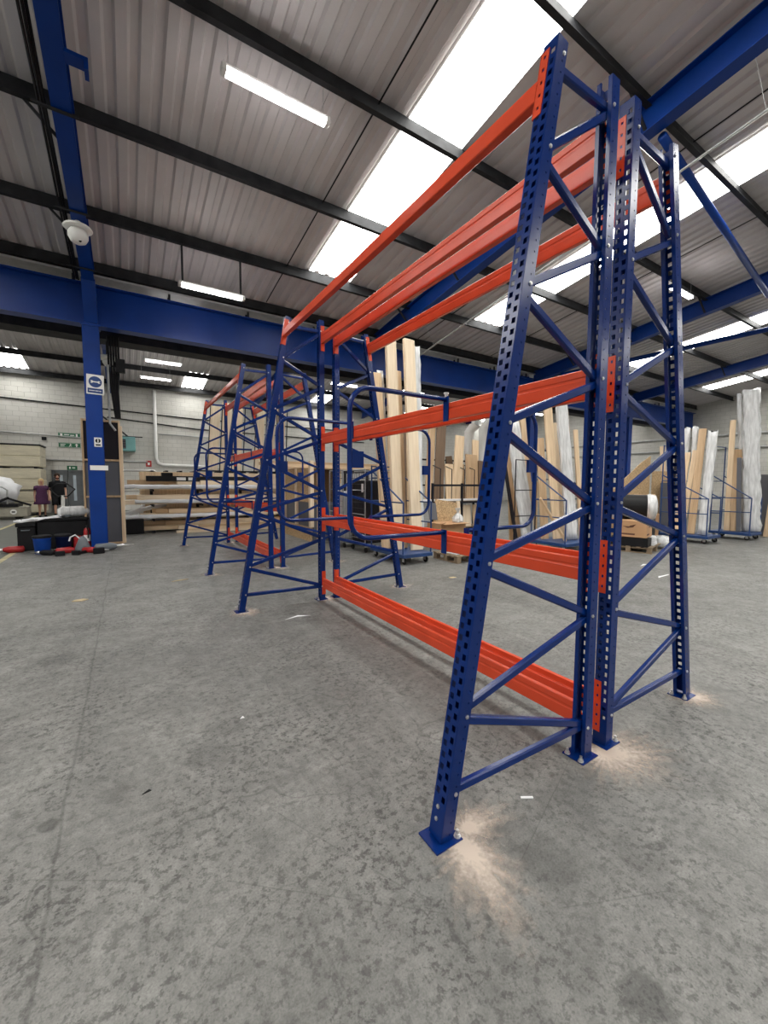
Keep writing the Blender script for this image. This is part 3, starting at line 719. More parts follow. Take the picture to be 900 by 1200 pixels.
# ------------------------------------------------------------------ timber, trolleys, stock
def board(name, base, top, width, thick, wdir, material, label, cat='board', group=None, bevel=0.004):
    base, top = Vector(base), Vector(top); ax = (top-base); L_ = ax.length; z = ax.normalized()
    x = Vector(wdir); x = (x-z*x.dot(z)).normalized(); y = z.cross(x)
    lift = abs(x.z)*width/2+abs(y.z)*thick/2
    me = MB().b2(-width/2, width/2, -thick/2, thick/2, 0, L_).mesh(name, material, bevel)
    M = Matrix(((x.x, y.x, z.x, base.x), (x.y, y.y, z.y, base.y), (x.z, y.z, z.z, base.z+lift), (0, 0, 0, 1)))
    o = link(name, me, M=M); tag(o, label, cat, group); return o
def wrapped(name, base, top, width, thick, wdir, label, cat='bundle', group=None, seed=0, material='wrap', bend=0.0, bulge=0.012):
    rg = random.Random(seed); base, top = Vector(base), Vector(top); ax = top-base; L_ = ax.length; z = ax.normalized()
    x = Vector(wdir); x = (x-z*x.dot(z)).normalized(); y = z.cross(x)
    n = max(6, int(L_/0.16)); ring = []
    k = 12
    mb = MB(); vs = []; fs = []
    for j in range(n+1):
        q = j/n; tw = rg.uniform(-0.5, 0.5)*bulge; bx = bend*(q**2)
        for i in range(k):
            a = 2*PI*i/k; ca, sa = math.cos(a), math.sin(a)
            e = 0.35
            px = math.copysign(abs(ca)**e, ca)*width/2+rg.uniform(-bulge, bulge)+tw+bx
            py = math.copysign(abs(sa)**e, sa)*thick/2+rg.uniform(-bulge, bulge)*0.6
            vs.append((px, py, q*L_+(rg.uniform(-0.05, 0.05) if j == n else 0)))
    for j in range(n):
        for i in range(k): fs.append((j*k+i, j*k+(i+1) % k, (j+1)*k+(i+1) % k, (j+1)*k+i))
    fs += [tuple(reversed(range(k))), tuple(range(n*k, (n+1)*k))]
    mb.add(vs, fs); me = mb.mesh(name, material, smooth=True)
    lift = abs(x.z)*width/2+abs(y.z)*thick/2
    M = Matrix(((x.x, y.x, z.x, base.x), (x.y, y.y, z.y, base.y), (x.z, y.z, z.z, base.z+lift), (0, 0, 0, 1)))
    return tag(link(name, me, M=M), label, cat, group)

def trolley(x0, x1, y0, y1, label, tall=2.0, rot=0):
    t = thing('timber_trolley', label, 'trolley', ((x0+x1)/2, (y0+y1)/2, 0), rot, 'blue timber trolleys')
    hx, hy = (x1-x0)/2, (y1-y0)/2
    part('deck', MB().b2(-hx, hx, -hy, hy, 0.13, 0.20), 'trolley_blue', t, 0.006)
    for sx in (-1, 1):
        for sy in (-1, 1):
            c = part('caster', MB().lathe([(0.055, -0.018), (0.06, -0.010), (0.06, 0.010), (0.055, 0.018)], (sx*(hx-0.09), sy*(hy-0.1), 0.06), 14, 'x'), 'black_rubber', t)
            part('fork', MB().b2(sx*(hx-0.09)-0.028, sx*(hx-0.09)-0.022, sy*(hy-0.1)-0.03, sy*(hy-0.1)+0.03, 0.05, 0.13).b2(sx*(hx-0.09)+0.022, sx*(hx-0.09)+0.028, sy*(hy-0.1)-0.03, sy*(hy-0.1)+0.03, 0.05, 0.13).b2(sx*(hx-0.09)-0.03, sx*(hx-0.09)+0.03, sy*(hy-0.1)-0.03, sy*(hy-0.1)+0.03, 0.118, 0.13), 'zinc', c)
    r_ = 0.016
    for sx in (-1, 1):
        x = sx*(hx-0.02)
        fr = part('side_frame', MB().tube([(x, hy-0.03, 0.19), (x, hy-0.03, tall), ], r_, 8).tube([(x, hy-0.03, 1.75), (x, -hy+0.04, 1.14), (x, -hy+0.04, 0.19)], r_, 8), 'trolley_blue', t)
        part('rail', MB().tube([(x, hy-0.03, 1.14), (x, -hy+0.04, 1.14)], r_*0.8, 6), 'trolley_blue', fr)
        part('rail', MB().tube([(x, hy-0.03, 0.76), (x, -hy+0.04, 0.76)], r_*0.8, 6), 'trolley_blue', fr)
    for z in (1.14, tall-0.02, 1.6): part('cross_bar', MB().tube([(-hx+0.02, hy-0.03, z), (hx-0.02, hy-0.03, z)], r_*0.8, 6), 'trolley_blue', t)
    return t
trolley(2.0, 2.68, 4.75, 5.95, 'blue timber trolley carrying the tallest pine boards behind the near rack', 1.85)
g = 'boards on the nearest timber trolley'
for (bx, by, tx, ty, tz, w_, m_, lab) in (
        (2.12, 5.50, 2.06, 5.82, 3.66, 0.19, 'pine', 'shorter pine board at the left edge of the nearest timber trolley'),
        (2.27, 5.30, 2.28, 5.66, 4.30, 0.23, 'pine_pale', 'tall pale pine board left of centre on the nearest timber trolley'),
        (2.44, 5.42, 2.48, 5.76, 3.75, 0.22, 'pine', 'lower pine board between the two tall ones on the nearest trolley'),
        (2.53, 5.05, 2.66, 5.58, 4.34, 0.25, 'pine_pale', 'tall pale pine board with pointed top on the nearest timber trolley')):
    board('pine_board', (bx, by, 0.201), (tx, ty, tz), w_, 0.07, (1, 0, 0), m_, lab, 'board', g)
wrapped('wrapped_bundle', (2.22, 5.64, 0.201), (2.20, 5.90, 3.72), 0.14, 0.06, (1, 0, 0), 'thin plastic wrapped length beside the tall boards on the nearest trolley', seed=3)
wrapped('wrapped_bundle', (2.70, 5.20, 0.201), (2.86, 5.62, 4.22), 0.20, 0.10, (1, 0, 0), 'tall plastic wrapped bundle at the right edge of the nearest trolley', seed=4)

trolley(5.78, 6.95, 4.05, 5.0, 'blue timber trolley seen through the near frame braces', 2.3)
g = 'boards on the middle timber trolley'
wrapped('wrapped_bundle', (6.55, 4.42, 0.201), (6.40, 4.72, 3.38), 0.26, 0.12, (0.85, -0.5, 0), 'wide pale wrapped bundle leaning on the middle trolley', seed=5, material='wrap')
board('pine_board', (6.35, 4.66, 0.201), (6.14, 4.90, 3.36), 0.20, 0.04, (0.85, -0.5, 0), 'pine', 'pine board leaning left behind the wide wrapped bundle', 'board', g)
board('pine_board', (6.75, 4.50, 0.201), (6.74, 4.86, 3.25), 0.16, 0.05, (0.85, -0.5, 0), 'pine_tan', 'tan board right of the wide wrapped bundle', 'board', g)
board('pine_board', (6.88, 4.38, 0.201), (6.90, 4.66, 2.78), 0.10, 0.05, (0.85, -0.5, 0), 'pine', 'narrow pine board at the right end of the middle trolley', 'board', g)
board('pine_board', (6.10, 4.28, 0.201), (5.62, 4.62, 1.15), 0.16, 0.05, (0.85, 0.5, 0), 'pine_tan', 'short tan offcut tilted on the left of the middle trolley', 'board', g)

board('pine_board', (6.58, 4.72, 0.201), (6.56, 4.94, 2.95), 0.22, 0.04, (0.85, -0.5, 0), 'pine_pale', 'pale board half hidden behind the wide wrapped bundle', 'board', g)
board('pine_board', (6.08, 4.80, 0.201), (5.98, 4.95, 2.55), 0.18, 0.04, (0.85, -0.5, 0), 'pine_tan', 'lower tan board at the left end of the middle trolley', 'board', g)
trolley(10.05, 10.85, 3.02, 4.15, 'blue timber trolley right of the near rack, left of two', 2.55)
g = 'boards on the left trolley of the right pair'
for (by, ty, tz, w_, m_, lab) in ((4.02, 4.02, 2.75, 0.06, 'black_panel', 'thin dark strip on the left trolley of the right pair'),
        (3.86, 3.76, 2.35, 0.12, 'pine', 'shorter pine board leaning on the left trolley of the right pair'),
        (3.72, 3.60, 2.40, 0.11, 'pine', 'second short pine board on the left trolley of the right pair'),
        (3.50, 3.46, 2.95, 0.16, 'pine_tan', 'brown tall board on the left trolley of the right pair')):
    board('timber_board', (10.35, by, 0.201), (10.60, ty, tz), w_, 0.05, (0.2, -1, 0), m_, lab, 'board', g)
wrapped('wrapped_bundle', (10.35, 3.24, 0.201), (10.55, 3.22, 2.86), 0.20, 0.14, (0.1, -1, 0), 'fat plastic wrapped bundle at the right end of the left trolley', seed=8)
wrapped('wrapped_bundle', (10.60, 3.93, 0.201), (10.72, 3.86, 3.0), 0.15, 0.10, (0.1, -1, 0), 'tall wrapped white bundle at the left end of the left trolley', seed=9)
wrapped('wrapped_bundle', (10.62, 3.62, 0.201), (10.74, 3.68, 3.02), 0.12, 0.10, (0.1, -1, 0), 'wrapped white length behind the brown tall board', seed=10)

trolley(11.85, 12.65, 2.70, 3.65, 'blue timber trolley farthest right with sloping side rails', 2.6)
g = 'boards on the farthest right trolley'
board('timber_board', (12.20, 3.34, 0.201), (12.42, 3.42, 3.32), 0.13, 0.05, (0.2, -1, 0), 'pine', 'tall narrow pine board with pointed top on the right trolley', 'board', g)
board('timber_board', (12.15, 3.18, 0.201), (12.40, 3.30, 2.15), 0.12, 0.05, (0.2, -1, 0), 'pine_tan', 'lower tan board on the right trolley', 'board', g)
board('timber_board', (12.12, 3.05, 0.201), (12.40, 3.22, 2.25), 0.10, 0.05, (0.2, -1, 0), 'grey_panel', 'grey strip between the boards on the right trolley', 'board', g)
wrapped('wrapped_bundle', (12.45, 2.86, 0.201), (12.62, 3.12, 4.12), 0.36, 0.14, (0.1, -1, 0), 'tall crumpled plastic wrapped bundle bowing on the right trolley', seed=12, bend=0.0, bulge=0.03)
wrapped('wrapped_bundle', (12.55, 3.06, 0.201), (12.66, 3.40, 4.05), 0.09, 0.06, (0.1, -1, 0), 'thin curling wrapped strip beside the tall crumpled bundle', seed=13)
board('timber_board', (12.55, 3.28, 0.201), (12.60, 3.30, 2.5), 0.22, 0.05, (0.1, -1, 0), 'pine_tan', 'broad tan board behind the tall narrow one on the right trolley', 'board', g)
board('timber_board', (13.35, 2.78, 0.0), (13.52, 2.70, 1.95), 0.14, 0.06, (0.2, -1, 0), 'pine', 'short pine board standing on the floor at the far right', 'board')
board('panel_board', (13.62, 2.96, 0.0), (13.75, 2.96, 1.8), 0.5, 0.04, (0.2, -1, 0), 'grey_panel', 'dark panel standing on the floor at the far right', 'panel')

# rack of offcuts in the middle distance
rk = thing('offcut_rack', 'dark metal rack holding upright timber offcuts behind the tall trolley', 'rack', (0, 0, 0))
for x in (4.05, 5.0, 6.0):
    part('post', MB().b2(x-0.025, x+0.025, 7.05, 7.10, 0, 2.15), 'frame_dark', rk); part('post', MB().b2(x-0.025, x+0.025, 6.45, 6.50, 0, 1.5), 'frame_dark', rk)
for z in (0.35, 1.02, 1.45): part('side_arm', MB().b2(4.03, 6.02, 6.455, 6.495, z-0.025, z+0.025), 'frame_dark', rk)
for z in (1.45, 2.1): part('back_rail', MB().b2(4.03, 6.02, 7.055, 7.095, z-0.02, z+0.02), 'frame_dark', rk)
part('shelf_deck', MB().b2(4.03, 6.02, 6.47, 7.07, 1.04, 1.06), 'pallet_wood', rk); part('shelf_deck', MB().b2(4.03, 6.02, 6.47, 7.07, 0.36, 0.38), 'pallet_wood', rk)
for x in (4.35, 4.72, 5.15, 5.5): part('divider', MB().tube([(x, 6.55, 1.06), (x, 6.55, 1.85), (x, 7.0, 2.0)], 0.012, 6), 'frame_dark', rk)
g = 'upright offcuts in the dark rack'
for (bx, tx, tz, w_, y_, m_, lab) in ((4.42, 4.66, 3.25, 0.26, 6.72, 'dark_board', 'longest dark brown board leaning in the offcut rack'), (4.18, 4.40, 2.95, 0.20, 6.80, 'pine_tan', 'tan board leaning at the left end of the offcut rack'),
        (4.74, 4.82, 1.98, 0.24, 6.62, 'pine', 'short pine offcut next to the dark brown board'), (4.98, 5.22, 2.72, 0.26, 6.66, 'pine', 'leaning pine board standing highest in the rack middle'),
        (5.26, 5.34, 2.0, 0.20, 6.74, 'pine_tan', 'short tan offcut in the middle of the rack'), (5.50, 5.60, 2.25, 0.36, 6.62, 'pine_tan', 'widest tan offcut below the white tubes'), (5.72, 5.88, 2.66, 0.20, 6.76, 'pine', 'pine offcut leaning right in the rack'),
        (4.60, 4.72, 2.25, 0.18, 6.84, 'pine_tan', 'half hidden tan offcut behind the dark brown board'), (5.12, 5.02, 2.2, 0.18, 6.86, 'dark_board', 'half hidden dark offcut in the rack middle'), (5.86, 5.96, 2.1, 0.16, 6.64, 'dark_board', 'short dark offcut at the right end of the rack')):
    board('timber_offcut', (bx, y_, 1.061), (tx, y_+0.17, tz), w_, 0.04, (1, -0.2, 0), m_, lab, 'board', g)
for k_, (bx, tx, tz, w_, m_) in enumerate(((3.55, 3.62, 2.9, 0.26, 'pine_tan'), (3.80, 3.92, 3.2, 0.22, 'dark_board'), (4.0, 4.06, 2.5, 0.22, 'pine'))):
    board('standing_board', (bx, 7.35, 0.0), (tx, 7.62, tz), w_, 0.05, (1, -0.3, 0), m_, ('wide tan', 'tall dark', 'pale')[k_]+' board standing on the floor left of the offcut rack', 'board', 'boards left of the offcut rack')
for k_, (x_, z_) in enumerate(((4.35, 0.381), (4.75, 0.381), (5.25, 0.381), (5.65, 0.381))):
    board('short_block', (x_, 6.55, z_), (x_+0.02, 6.62, z_+0.55), 0.30, 0.05, (1, 0, 0), ('pine', 'pine_tan', 'pine_pale', 'pine')[k_], ('leftmost', 'second', 'third', 'rightmost')[k_]+' short block on the lower shelf of the offcut rack', 'board', 'blocks on the lower shelf')
for i, (y, z, m_, lab) in enumerate(((6.50, 1.061, 'sheet_white', 'upper white wrapped length lying across the offcut rack front'), (6.55, 1.061, 'pine', 'pale batten lying across the offcut rack front'))):
    board('long_length', (3.7, y, z), (6.3, y, z), 0.05, 0.05, (0, 0, 1), m_, lab, 'board')
b_ = thing('cardboard_box', 'open cardboard box under the offcut rack with plastic bag', 'box', (4.2, 6.1, 0))
part('carton', MB().b2(-0.40, 0.36, -0.25, 0.25, 0, 0.58), 'cardboard', b_, 0.004); part('flap', MB().bar((-0.40, -0.26, 0.575), (-0.40, -0.42, 0.62), 0.01, 0.01).b2(-0.40, 0.36, -0.40, -0.25, 0.57, 0.58), 'cardboard', b_)
def blob(name, loc, r, material, label, cat, seed, sq=(1, 1, 1)):
    bm = bmesh.new(); bmesh.ops.create_icosphere(bm, subdivisions=3, radius=1.0); rg = random.Random(seed)
    ph = [Vector((rg.uniform(-3, 3), rg.uniform(-3, 3), rg.uniform(-3, 3))) for _ in range(6)]
    for v in bm.verts:
        d_ = 1+sum(math.sin((1.5+i)*v.co.dot(p)+i)*0.045 for i, p in enumerate(ph))+rg.uniform(-0.035, 0.035); v.co = Vector((v.co.x*r[0]*d_, v.co.y*r[1]*d_, max(v.co.z, -0.75)*r[2]*d_))
    zmin = min(v.co.z for v in bm.verts)
    for v in bm.verts: v.co.z -= zmin
    me = bpy.data.meshes.new(name); bm.to_mesh(me); bm.free(); me.materials.append(MATS[material]); me.polygons.foreach_set('use_smooth', [True]*len(me.polygons))
    return tag(link(name, me, loc=loc), label, cat)
bg = MB().lathe([(0.13, 0), (0.16, 0.03), (0.14, 0.10), (0.08, 0.18), (0.025, 0.23), (0.05, 0.30), (0.07, 0.33)], n=14)
bg.v = [(x*rnd.uniform(0.8, 1.15), y*rnd.uniform(0.7, 1.0), z*rnd.uniform(0.93, 1.04)) for x, y, z in bg.v]
tag(part('plastic_bag', bg, 'wrap', loc=(4.42, 5.98, 0.585)), 'crumpled clear plastic bag on the cardboard box', 'bag')
board('osb_offcut', (4.35, 6.38, 0.0), (4.50, 6.43, 1.0), 0.80, 0.02, (1, 0.0, 0), 'osb', 'flake board offcut leaning on the offcut rack', 'board')
board('grey_offcut', (3.95, 6.30, 0.62), (3.98, 6.42, 1.02), 0.24, 0.02, (1, 0, 0), 'grey_panel', 'grey panel offcut above the cardboard box', 'board')
board('pine_post', (4.82, 6.30, 0.0), (4.82, 6.42, 1.05), 0.10, 0.05, (1, 0, 0), 'pine_pale', 'short upright pine batten in front of the offcut rack', 'board')
for (x, y, tx, tz, lab) in ((6.25, 7.35, 6.06, 3.18, 'left white plastic tube standing open ended behind the offcut rack'), (6.72, 7.35, 6.62, 3.34, 'right white plastic tube standing open ended behind the offcut rack')):
    t = thing('plastic_tube', lab, 'tube', (x, y, 0)); dx = tx-x
    n = 20; vs = []; fs = []
    p = [(0, 0, 0), (dx*0.55, 0.06, tz*0.55), (dx*0.9, 0.02, tz*0.93), (dx*1.1, -0.32, tz*1.0)]
    part('outer_wall', MB().tube(p, 0.14, 18, caps=False), 'white_plastic', t, smooth=True)
    part('rim', MB().tube([(dx*1.1+0.142*math.cos(a), -0.32-0.02*0, tz+0.142*math.sin(a)) for a in [2*PI*k/20 for k in range(20)]], 0.018, 6, closed=True), 'white_plastic', t, smooth=True)
    part('bore', MB().lathe([(0.135, 0), (0.135, 0.01)], (dx*1.08, -0.20, tz*0.995), 18, 'y'), 'conduit_grey', t)
# tall white slab and dark pen
wrapped('wrapped_slab', (6.05, 5.20, 0.0), (5.72, 5.55, 2.95), 0.36, 0.10, (1, -0.3, 0), 'wide white wrapped slab leaning between the offcut rack and middle trolley', seed=21)
board('pine_board', (6.32, 5.28, 0.0), (5.98, 5.55, 3.60), 0.15, 0.06, (1, -0.3, 0), 'pine', 'tall pine board leaning right of the white wrapped slab', 'board')
board('dark_strip', (5.78, 5.35, 0.0), (5.46, 5.62, 2.4), 0.08, 0.04, (1, -0.3, 0), 'black_panel', 'black strip leaning left of the white wrapped slab', 'board')
pen = thing('metal_pen', 'dark thin metal stand in front of the white wrapped slab', 'stand', (5.75, 5.05, 0))
for x in (-0.45, 0.28): part('post', MB().tube([(x, 0, 0), (x, 0, 2.05)], 0.014, 6), 'frame_dark', pen)
for z in (0.25, 0.75, 1.35, 2.04): part('rail', MB().tube([(-0.45, 0, z), (0.28, 0, z)], 0.011, 6), 'frame_dark', pen)
for x in (-0.45, 0.28): part('foot', MB().b2(x-0.02, x+0.02, -0.2, 0.2, 0, 0.02), 'frame_dark', pen)
# carton column behind, dark wire pen
board('pine_post', (6.35, 6.0, 0.0), (6.28, 6.15, 2.95), 0.13, 0.06, (1, -0.3, 0), 'pine_tan', 'left tan post standing behind the divider hoop', 'board')
board('pine_post', (6.52, 6.0, 0.0), (6.48, 6.15, 2.93), 0.13, 0.06, (1, -0.3, 0), 'pine', 'right pine post standing behind the divider hoop', 'board')
b_ = thing('cut_panel', 'brown board panel with two dark cut-outs behind the braces', 'panel', (6.55, 5.72, 0))
part('sheet', MB().b2(-0.42, 0.42, -0.02, 0.02, 0, 1.55), 'pine_tan', b_); 
for x in (-0.16, 0.14): part('cut_out', MB().prism([(x, 1.28), (x+0.16, 1.28), (x, 1.15)], (0, -0.026, 0), (1, 0, 0), (0, 0, 1), (0, 0.006, 0)), 'dark_hole', b_)

# pallets
def pallet(x, y, rz, label, sx=1.0, sy=0.8):
    t = thing('pallet', label, 'pallet', (x, y, 0), rz, 'wooden pallets')
    for i in range(5): part('deck_board', MB().b2(-sx/2, sx/2, -sy/2+i*(sy-0.09)/4, -sy/2+i*(sy-0.09)/4+0.09, 0.12, 0.14), 'pallet_wood', t)
    for ix in (-1, 0, 1):
        for iy in (-1, 0, 1): part('block', MB().box((ix*(sx/2-0.06), iy*(sy/2-0.05), 0.06), (0.1, 0.09, 0.08)), 'pallet_wood', t)
    for ix in (-1, 0, 1):
        part('stringer', MB().b2(ix*(sx/2-0.06)-0.05, ix*(sx/2-0.06)+0.05, -sy/2, sy/2, 0.10, 0.12), 'pallet_wood', t)
        part('bottom_board', MB().b2(ix*(sx/2-0.06)-0.05, ix*(sx/2-0.06)+0.05, -sy/2, sy/2, 0.0, 0.02), 'pallet_wood', t)
    return t
pallet(3.35, 4.75, 0.0, 'low wooden pallet with white papers beside the tall trolley', 0.75, 0.7)
for i in range(5):
    o = part('paper_sheet', MB().box((0, 0, 0.006), (0.40, 0.28, 0.010), Matrix.Rotation(0.4*i, 3, 'Z')), 'sheet_white', loc=(3.28+0.05*(i % 3), 4.68+0.04*(i % 2), 0.141+0.0115*i)); tag(o, ('lowest', 'second lowest', 'middle', 'second highest', 'topmost')[i]+' white paper sheet in the loose pile on the low pallet', 'paper', 'papers on low pallet')
pallet(7.75, 3.62, 0.25, 'wooden pallet loaded with cartons and black roll', 1.2, 0.9)
P0 = Matrix.Rotation(0.25, 3, 'Z')
def onp(x, y, z): v = P0 @ Vector((x, y, 0)); return (7.75+v.x, 3.62+v.y, z)
for i in range(5):
    o = part('flat_pack', MB().box((0, 0, 0.02), (0.42, 0.46, 0.034), Matrix.Rotation(0.06*i, 3, 'Z')), 'sheet_white', loc=onp(-0.05, -0.19, 0.141+0.038*i), rot=(0, 0, 0.25)); tag(o, ('lowest', 'second lowest', 'middle', 'second highest', 'topmost')[i]+' flat white pack in the pile at the pallet front', 'pack', 'flat packs on loaded pallet')
tag(part('black_tray', MB().box((0, 0, 0.09), (0.36, 0.75, 0.18)), 'black_plastic', loc=onp(-0.42, 0, 0.141), rot=(0, 0, 0.25)), 'black tray under the printed carton on the pallet', 'tray')
b_ = thing('carton', 'brown carton with dark printed swoosh on the loaded pallet', 'carton', onp(-0.32, -0.02, 0.335), 0.25)
part('box_body', MB().b2(-0.27, 0.27, -0.32, 0.32, 0, 0.36), 'cardboard', b_, 0.004)
part('printed_swoosh', MB().prism([(-0.15, 0.24), (-0.02, 0.235), (0.12, 0.29), (0.0, 0.255), (0.06, 0.22), (-0.04, 0.20), (-0.05, 0.225)], (0, -0.3215, 0), (1, 0, 0), (0, 0, 1), (0, 0.001, 0)), 'print_brown', b_)
part('printed_line', MB().b2(-0.24, 0.02, -0.3215, -0.3205, 0.05, 0.085), 'print_brown', b_)
part('printed_swoosh', MB().prism([(0.15, 0.24), (0.02, 0.235), (-0.12, 0.29), (0.0, 0.255), (-0.06, 0.22), (0.04, 0.20)], (-0.2715, 0, 0), (0, 1, 0), (0, 0, 1), (0.001, 0, 0)), 'print_brown', b_)
part('printed_line', MB().b2(-0.2715, -0.2705, -0.1, 0.22, 0.05, 0.085), 'print_brown', b_)
t = thing('plastic_roll', 'fat black roll with clear wrapped ends lying on the pallet cartons', 'roll', onp(0.0, 0.05, 0.70), -1.05)
part('film', MB().lathe([(0.27, -0.34), (0.28, -0.30), (0.28, 0.30), (0.27, 0.34)], (0, 0, 0.28), 24, 'x'), 'roll_black', t, smooth=True)
for s in (-1, 1): part('wrapped_end', MB().lathe([(0.285, s*0.30-0.05), (0.30, s*0.30), (0.27, s*0.42), (0.12, s*0.46)] if s > 0 else [(0.12, -0.46), (0.27, -0.42), (0.30, -0.30), (0.285, -0.25)], (0, 0, 0.28), 20, 'x'), 'wrap', t, smooth=True)
tag(part('black_crate', MB().b2(-0.25, 0.25, -0.36, 0.36, 0, 0.555).mesh and MB().b2(-0.25, 0.25, -0.36, 0.36, 0, 0.555), 'black_plastic', loc=onp(0.28, 0.06, 0.141), rot=(0, 0, 0.25)), 'black crate on the right of the loaded pallet', 'crate')
pallet(9.35, 4.35, 0.3, 'second loaded pallet behind, under stacked cartons', 1.0, 0.9)
b_ = thing('carton', 'upper open carton with pink label on the back pallet', 'carton', (9.25, 4.25, 0.72), 0.3)
part('box_body', MB().b2(-0.3, 0.3, -0.28, 0.28, 0, 0.42), 'cardboard', b_, 0.004); part('flap', MB().bar((0.3, 0, 0.42), (0.55, 0, 0.50), 0.5, 0.008), 'cardboard', b_); part('shipping_label', MB().b2(-0.302, -0.3, -0.2, 0.0, 0.15, 0.38), 'sheet_white', b_)
b_ = thing('carton', 'lower wide carton under the open one on the back pallet', 'carton', (9.35, 4.3, 0.141), 0.3)
part('box_body', MB().b2(-0.42, 0.42, -0.38, 0.38, 0, 0.575), 'cardboard', b_, 0.004); part('tape', MB().b2(-0.422, -0.42, -0.03, 0.03, 0, 0.57), 'scrap_tan', b_)
blob('clear_bag', (8.45, 3.35, 0.0), (0.2, 0.22, 0.16), 'wrap', 'clear crumpled bag on the floor right of the loaded pallet', 'bag', 9)
# flake board wedge and leaning sheets behind the pallets
o = part('osb_wedge', MB().prism([(0, 0), (1.9, 0), (1.9, 2.35), (1.55, 2.15), (0, 0.95)], (0, 0, 0), (1, 0, 0), (0, 0, 1), (0, 0.03, 0)), 'osb', loc=(9.4, 5.45, 0), rot=(0, 0, -0.25)); tag(o, 'flake board sheet cut to a slope, standing behind the cartons', 'board')
o = part('osb_sheet', MB().b2(0, 0.9, 0, 0.03, 0, 1.9), 'osb', loc=(11.4, 4.98, 0), rot=(0, 0, -0.4)); tag(o, 'plain flake board sheet right of the sloping one', 'board')
o = part('grey_sheet', MB().b2(0, 0.7, 0, 0.03, 0, 1.55), 'grey_panel', loc=(11.45, 4.75, 0), rot=(0, 0, -0.4)); tag(o, 'dark grey sheet standing in front of plain flake board', 'board')
for i, (x, y, hh) in enumerate(((12.35, 4.75, 2.6), (12.55, 4.6, 2.4), (12.2, 4.9, 2.7))):
    board('pine_length', (x, y, 0), (x+0.1, y+0.25, hh), 0.14, 0.05, (0.5, -0.9, 0), 'pine', ('leftmost', 'rightmost', 'tallest')[i if i < 2 else 2]+' pale board standing behind the grey sheet', 'board', 'boards behind grey sheet')

# roll cages
def roll_cage(x, y, label, load):
    t = thing('roll_cage', label, 'roll cage', (x, y, 0), 0, 'wire roll cages')
    a, b = 0.34, 0.36
    part('base', MB().b2(-a, a, -b, b, 0.16, 0.20), 'cage_steel', t)
    for sx in (-1, 1):
        for sy in (-1, 1):
            part('post', MB().tube([(sx*a, sy*b, 0.18), (sx*a, sy*b, 1.78)], 0.015, 8), 'cage_steel', t)
            c = part('caster', MB().lathe([(0.055, -0.016), (0.06, 0.0), (0.055, 0.016)], (sx*(a-0.06), sy*(b-0.06), 0.06), 12, 'x'), 'black_rubber', t)
            part('fork', MB().b2(sx*(a-0.06)-0.03, sx*(a-0.06)+0.03, sy*(b-0.06)-0.03, sy*(b-0.06)+0.03, 0.115, 0.16), 'zinc', c)
    for sx in (-1, 1):
        for i in range(9): part('side_wire', MB().tube([(sx*a, -b+0.09*i, 0.2), (sx*a, -b+0.09*i, 1.76)], 0.004, 4), 'cage_mesh', t)
        for i in range(12): part('side_wire', MB().tube([(sx*a, -b, 0.3+0.13*i), (sx*a, b, 0.3+0.13*i)], 0.004 if i % 4 else 0.010, 4), 'cage_steel' if i % 4 == 0 else 'cage_mesh', t)
    for i in range(12): part('back_wire', MB().tube([(-a, b, 0.3+0.13*i), (a, b, 0.3+0.13*i)], 0.004, 4), 'cage_mesh', t)
    for i in range(8): part('back_wire', MB().tube([(-a+0.085*i, b, 0.2), (-a+0.085*i, b, 1.76)], 0.004, 4), 'cage_mesh', t)
    for sx in (-1, 1): part('top_rail', MB().tube([(sx*a, -b, 1.78), (sx*a, b, 1.78)], 0.015, 8), 'cage_steel', t)
    part('tag_card', MB().b2(-a-0.012, -a-0.006, -0.30, -0.22, 1.3, 1.48), 'sign_white', t)
    return t
roll_cage(2.40, 6.62, 'right wire roll cage with dark load beside the tall trolley', 1)
tag(part('dark_load', MB().b2(-0.3, 0.3, -0.32, 0.32, 0, 1.35), 'black_panel', None, 0.02, loc=(2.40, 6.62, 0.201)), 'dark folded load inside the right roll cage', 'load')
roll_cage(2.32, 7.5, 'left wire roll cage standing behind the right one', 0)
tag(part('pale_load', MB().b2(-0.3, 0.3, -0.3, 0.3, 0, 1.1), 'wrap', None, 0.03, loc=(2.32, 7.5, 0.201)), 'pale wrapped load inside the left roll cage', 'load')

# flake board crate right of the second rack
t = thing('osb_crate', 'big flake board crate with grey panel behind the second rack', 'crate', (1.72, 8.45, 0))
part('lower_panel', MB().b2(0, 0.03, 0, 2.0, 0.0, 0.36), 'osb', t); part('grey_panel', MB().b2(0.03, 0.05, 0.0, 2.0, 0.36, 1.0), 'grey_panel', t); part('upper_panel', MB().b2(0.0, 0.03, 0.12, 2.0, 1.0, 1.85), 'osb', t)
for y, z in ((0.0, 2.05), (1.0, 1.9), (1.95, 1.9)): part('post', MB().b2(-0.03, 0.07, y-0.06, y+0.06, 0.37, z), 'pine_pale', t, 0.004)
part('end_panel', MB().b2(0.07, 0.85, -0.02, 0.02, 0.0, 1.0), 'grey_panel', t); part('end_post', MB().b2(0.16, 0.24, -0.08, -0.02, 0.0, 1.75), 'pine', t, 0.004); part('far_side', MB().b2(0.82, 0.85, 0, 2.0, 0, 1.85), 'osb', t)
part('lid', MB().b2(0.0, 0.85, 0.0, 2.0, 1.85, 1.88), 'osb', t)
g = 'long timbers lying over the crate'
for i in range(4):
    board('long_timber', (0.9, 9.0+0.36*i, 1.885+0.09*(i % 2)), (5.2, 9.0+0.36*i-0.1, 1.875+0.09*(i % 2)), 0.16, 0.085, (0, 1, 0), 'pine_tan' if i % 2 else 'pine', ('front', 'second', 'third', 'rear')[i]+' long timber lying level over the flake board crate', 'board', g)
